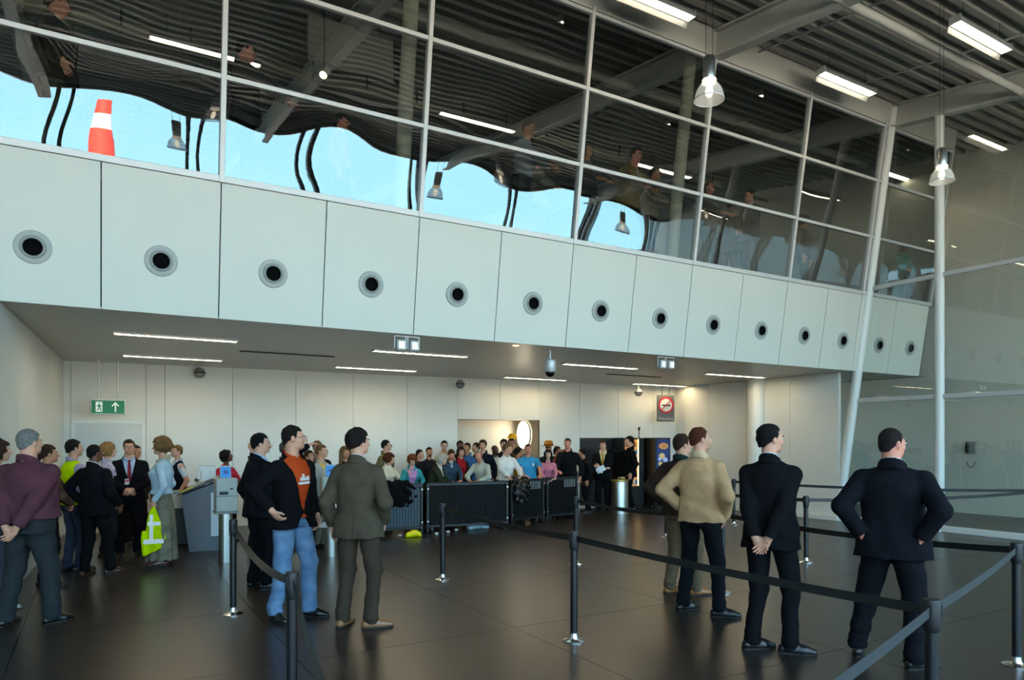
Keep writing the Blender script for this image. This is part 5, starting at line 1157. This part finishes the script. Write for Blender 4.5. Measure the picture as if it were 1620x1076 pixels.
# monitor on the desk
p = P(327, 765, 11.6); az2 = math.atan2(-p.x, p.y); t = thing('desk_monitor', 'silver swivel screen standing on the slanted desk', 'monitor', (p.x, p.y, p.z-.03), az2)
MB().box((.03, 0, .17), (.22, .03, .30), bev=.008).build('screen_back', mat('monitor_silver', 'a4aaab', .3, metal=.2), t)
MB().box((.0, 0, .02), (.06, .06, .06)).build('monitor_stand', M_brushed, t)
MB().box((-.115, .0, .19), (.05, .03, .28), Matrix.Rotation(.25, 3, 'Y'), bev=.006).build('scanner_arm', mat('monitor_silver', 'c6cbcc'), t)
MB().box((-.15, -.03, .09), (.07, .05, .05), Matrix.Rotation(.5, 3, 'Y'), bev=.008).build('scanner_head', M_blackplastic, t)
# counter behind
p = ground(275, 866); t = thing('service_counter', 'low white counter with dark base behind the woman in denim', 'counter', p, az)
MB().box((.1, .3, .76), (.8, .4, .26), bev=.01).build('counter_front', mat('counter_cream', 'd2cfc4', .5), t); MB().box((.1, .32, .32), (.76, .34, .62), bev=.01).build('counter_base', M_deskd, t)
MB().box((.1, .3, .90), (.84, .44, .03), bev=.006).build('worktop', mat('counter_top_grey', '9a9c98', .4), t)
# vending machines
def vend(p0, p1, label, front):
    a = P(p0, YH, 18.25); b = P(p1, YH, 18.25); a.z = b.z = 0
    L = (b-a).length; az = math.atan2(bwd.y, bwd.x); t = thing('vending_machine', label, 'vending machine', (a.x, a.y, 0), az, None)
    L *= math.cos(az+YAW); L = (b-a).length*.93
    MB().box((L/2, .4, .95), (L-.02, .8, 1.78), bev=.015).build('cabinet', M_black, t)
    MB().box((L/2, .4, .04), (L-.06, .72, .08)).build('plinth', M_dark, t)
    if front == 'plain':
        MB().box((L/2, -.012, 1.05), (L-.14, .02, 1.4), bev=.006).build('door', mat('vending_dark_door', '191b1f', .25), t)
        MB().box((L-.12, -.03, 1.1), (.05, .03, .3), bev=.005).build('coin_panel', M_blackplastic, t)
    elif front == 'snack':
        MB().box((L*.36, -.006, 1.18), (L*.56, .02, 1.22)).build('lit_interior', mat('vending_lit_back', 'c98a4a', .6, emit=.5), t)
        cols = ['c8452a', 'e0a030', '8a3b22', 'd9c9a0', '3a6a9a', '7a2f1a']
        n = 0
        for r_ in range(6):
            MB().box((L*.36, -.025, .62+r_*.195), (L*.55, .03, .012)).build('shelf', M_frame, t)
            for c_ in range(5):
                MB().box((L*.36-L*.22+c_*L*.11, -.035, .69+r_*.195), (L*.085, .03, .12), bev=.008).build('snack_pack', mat('snack_'+cols[n % 6], cols[n % 6], .5, emit=.15), t); n += 1 + (r_ % 2)
        MB().cyl((L*.665, -.03, .58), (L*.665, -.03, 1.8), .014, n=8).build('lamp_tube', mat('vending_tube', 'ffcf8a', .5, emit=4), t)
        MB().box((L*.85, -.015, 1.15), (.14, .02, .5), bev=.004).build('keypad_panel', M_blackplastic, t)
    else:
        MB().box((L/2, -.008, 1.15), (L-.1, .02, 1.3), bev=.004).build('blue_panel', mat('vending_blue', '15264f', .35, emit=.5, vary='27437d', nscale=5), t)
        R2 = Matrix(((1, 0, 0), (0, 0, -1), (0, 1, 0)))
        o = MB().lathe([(0, 0), (.13, 0), (.14, -.0), (.13, .012), (0, .012)], 24, (0, 0, 0), R2).build('oval_emblem', mat('emblem_bronze', 'b4763c', .4, emit=.4), t, (L/2, -.02, 1.62)); o.scale = (1.15, 1, .62)
        o = MB().lathe([(.10, .013), (.11, .018), (.12, .013)], 24, (0, 0, 0), R2).build('emblem_ring', mat('emblem_cream', 'd8c8a0', .4), t, (L/2, -.02, 1.62)); o.scale = (1.1, 1, .6)
        for k, (x, z, r_) in enumerate(((-.05, 1.36, .10), (.06, 1.26, .08), (-.10, 1.16, .07), (-.04, 1.04, .06), (.04, 1.12, .05), (-.12, 1.28, .06))):
            MB().sphere((L/2+x, -.018, z), (r_, .012, r_*.8), 12, 6).build('splash_print', mat('splash_%d' % (k % 2), ('c9b07e', '9fb4d8')[k % 2], .4, emit=.3), t, smooth=True)
    return t
vend(917, 985, 'plain black vending machine behind the man with folded arms', 'plain')
vend(986, 1031, 'black vending machine with warm lit snack window beside the pointing man', 'snack')
vend(1036, 1071, 'blue fronted vending machine with bronze oval emblem, behind the leather jacket', 'blue')
a = P(1033.5, YH, 18.4); t = thing('steel_strip', 'upright white metal strip between the lit and the blue vending machine', 'post', (a.x, a.y, 0), az)
MB().box((0, 0, .9), (.06, .05, 1.78), bev=.006).build('strip', mat('strip_white', 'c9cccb', .4), t); MB().box((0, 0, .02), (.09, .08, .04), bev=.006).build('foot', M_black, t)
for px, top, w in ((938, 676, 'left of the pair over the plain machine'), (943, 676, 'right of the pair over the plain machine'), (1019, 677, 'alone above the lit snack machine')):
    q = P(px, 700, 18.6); q2 = P(px, top, 18.6)
    t = thing('power_cable', 'thin black cable with plug up the wall, '+w, 'cable', (q.x, q.y+.2, 1.84)); MB().cyl((0, 0, 0), (0, 0, q2.z-1.84-.05), .013, n=7).build('cable', M_black, t, smooth=True); MB().box((0, 0, q2.z-1.86), (.05, .05, .09), bev=.008).build('plug', M_blackplastic, t)
# steel bin
p = ground(980, 812); t = thing('steel_bin', 'brushed steel cylindrical bin between the two suited men by the machines', 'bin', p)
MB().lathe([(0, 0), (.21, 0), (.21, .78), (.205, .80), (.0, .80)], 28).build('drum', M_brushed, t, smooth=True); MB().lathe([(.215, .77), (.22, .79), (.215, .82), (.12, .83), (0, .825)], 28).build('lid', mat('bin_lid_gold', 'a08c4a', .35, metal=.6), t, smooth=True)
MB().box((.02, -.05, .86), (.16, .1, .04), Matrix.Rotation(.3, 3, 'Z'), bev=.006).build('rubbish', mat('rubbish_yellow', 'c9b26a', .6), t)
# phone on the annex wall
q = PX(1537, 708, 18.18); t = thing('wall_phone', 'black wall telephone on the pale wall beyond the glass on the right', 'telephone', q, math.pi/2*-1)
MB().box((0, -.02, 0), (.24, .05, .30), bev=.01).build('back_plate', mat('phone_plate_grey', '8f9590', .5), t); MB().box((-.06, -.07, 0), (.08, .07, .26), bev=.02).build('handset', M_blackplastic, t)
V = [Vector((.04*math.cos(a_)*2.2, -.03, -.32+.14*math.sin(a_)-.02)) for a_ in [math.pi+k*math.pi/10 for k in range(11)]]
c = MB()
for a_, b_ in zip(V[:-1], V[1:]): c.cyl(a_, b_, .008, n=6)
c.build('phone_cord', M_blackplastic, t)
# name badge, polo emblem
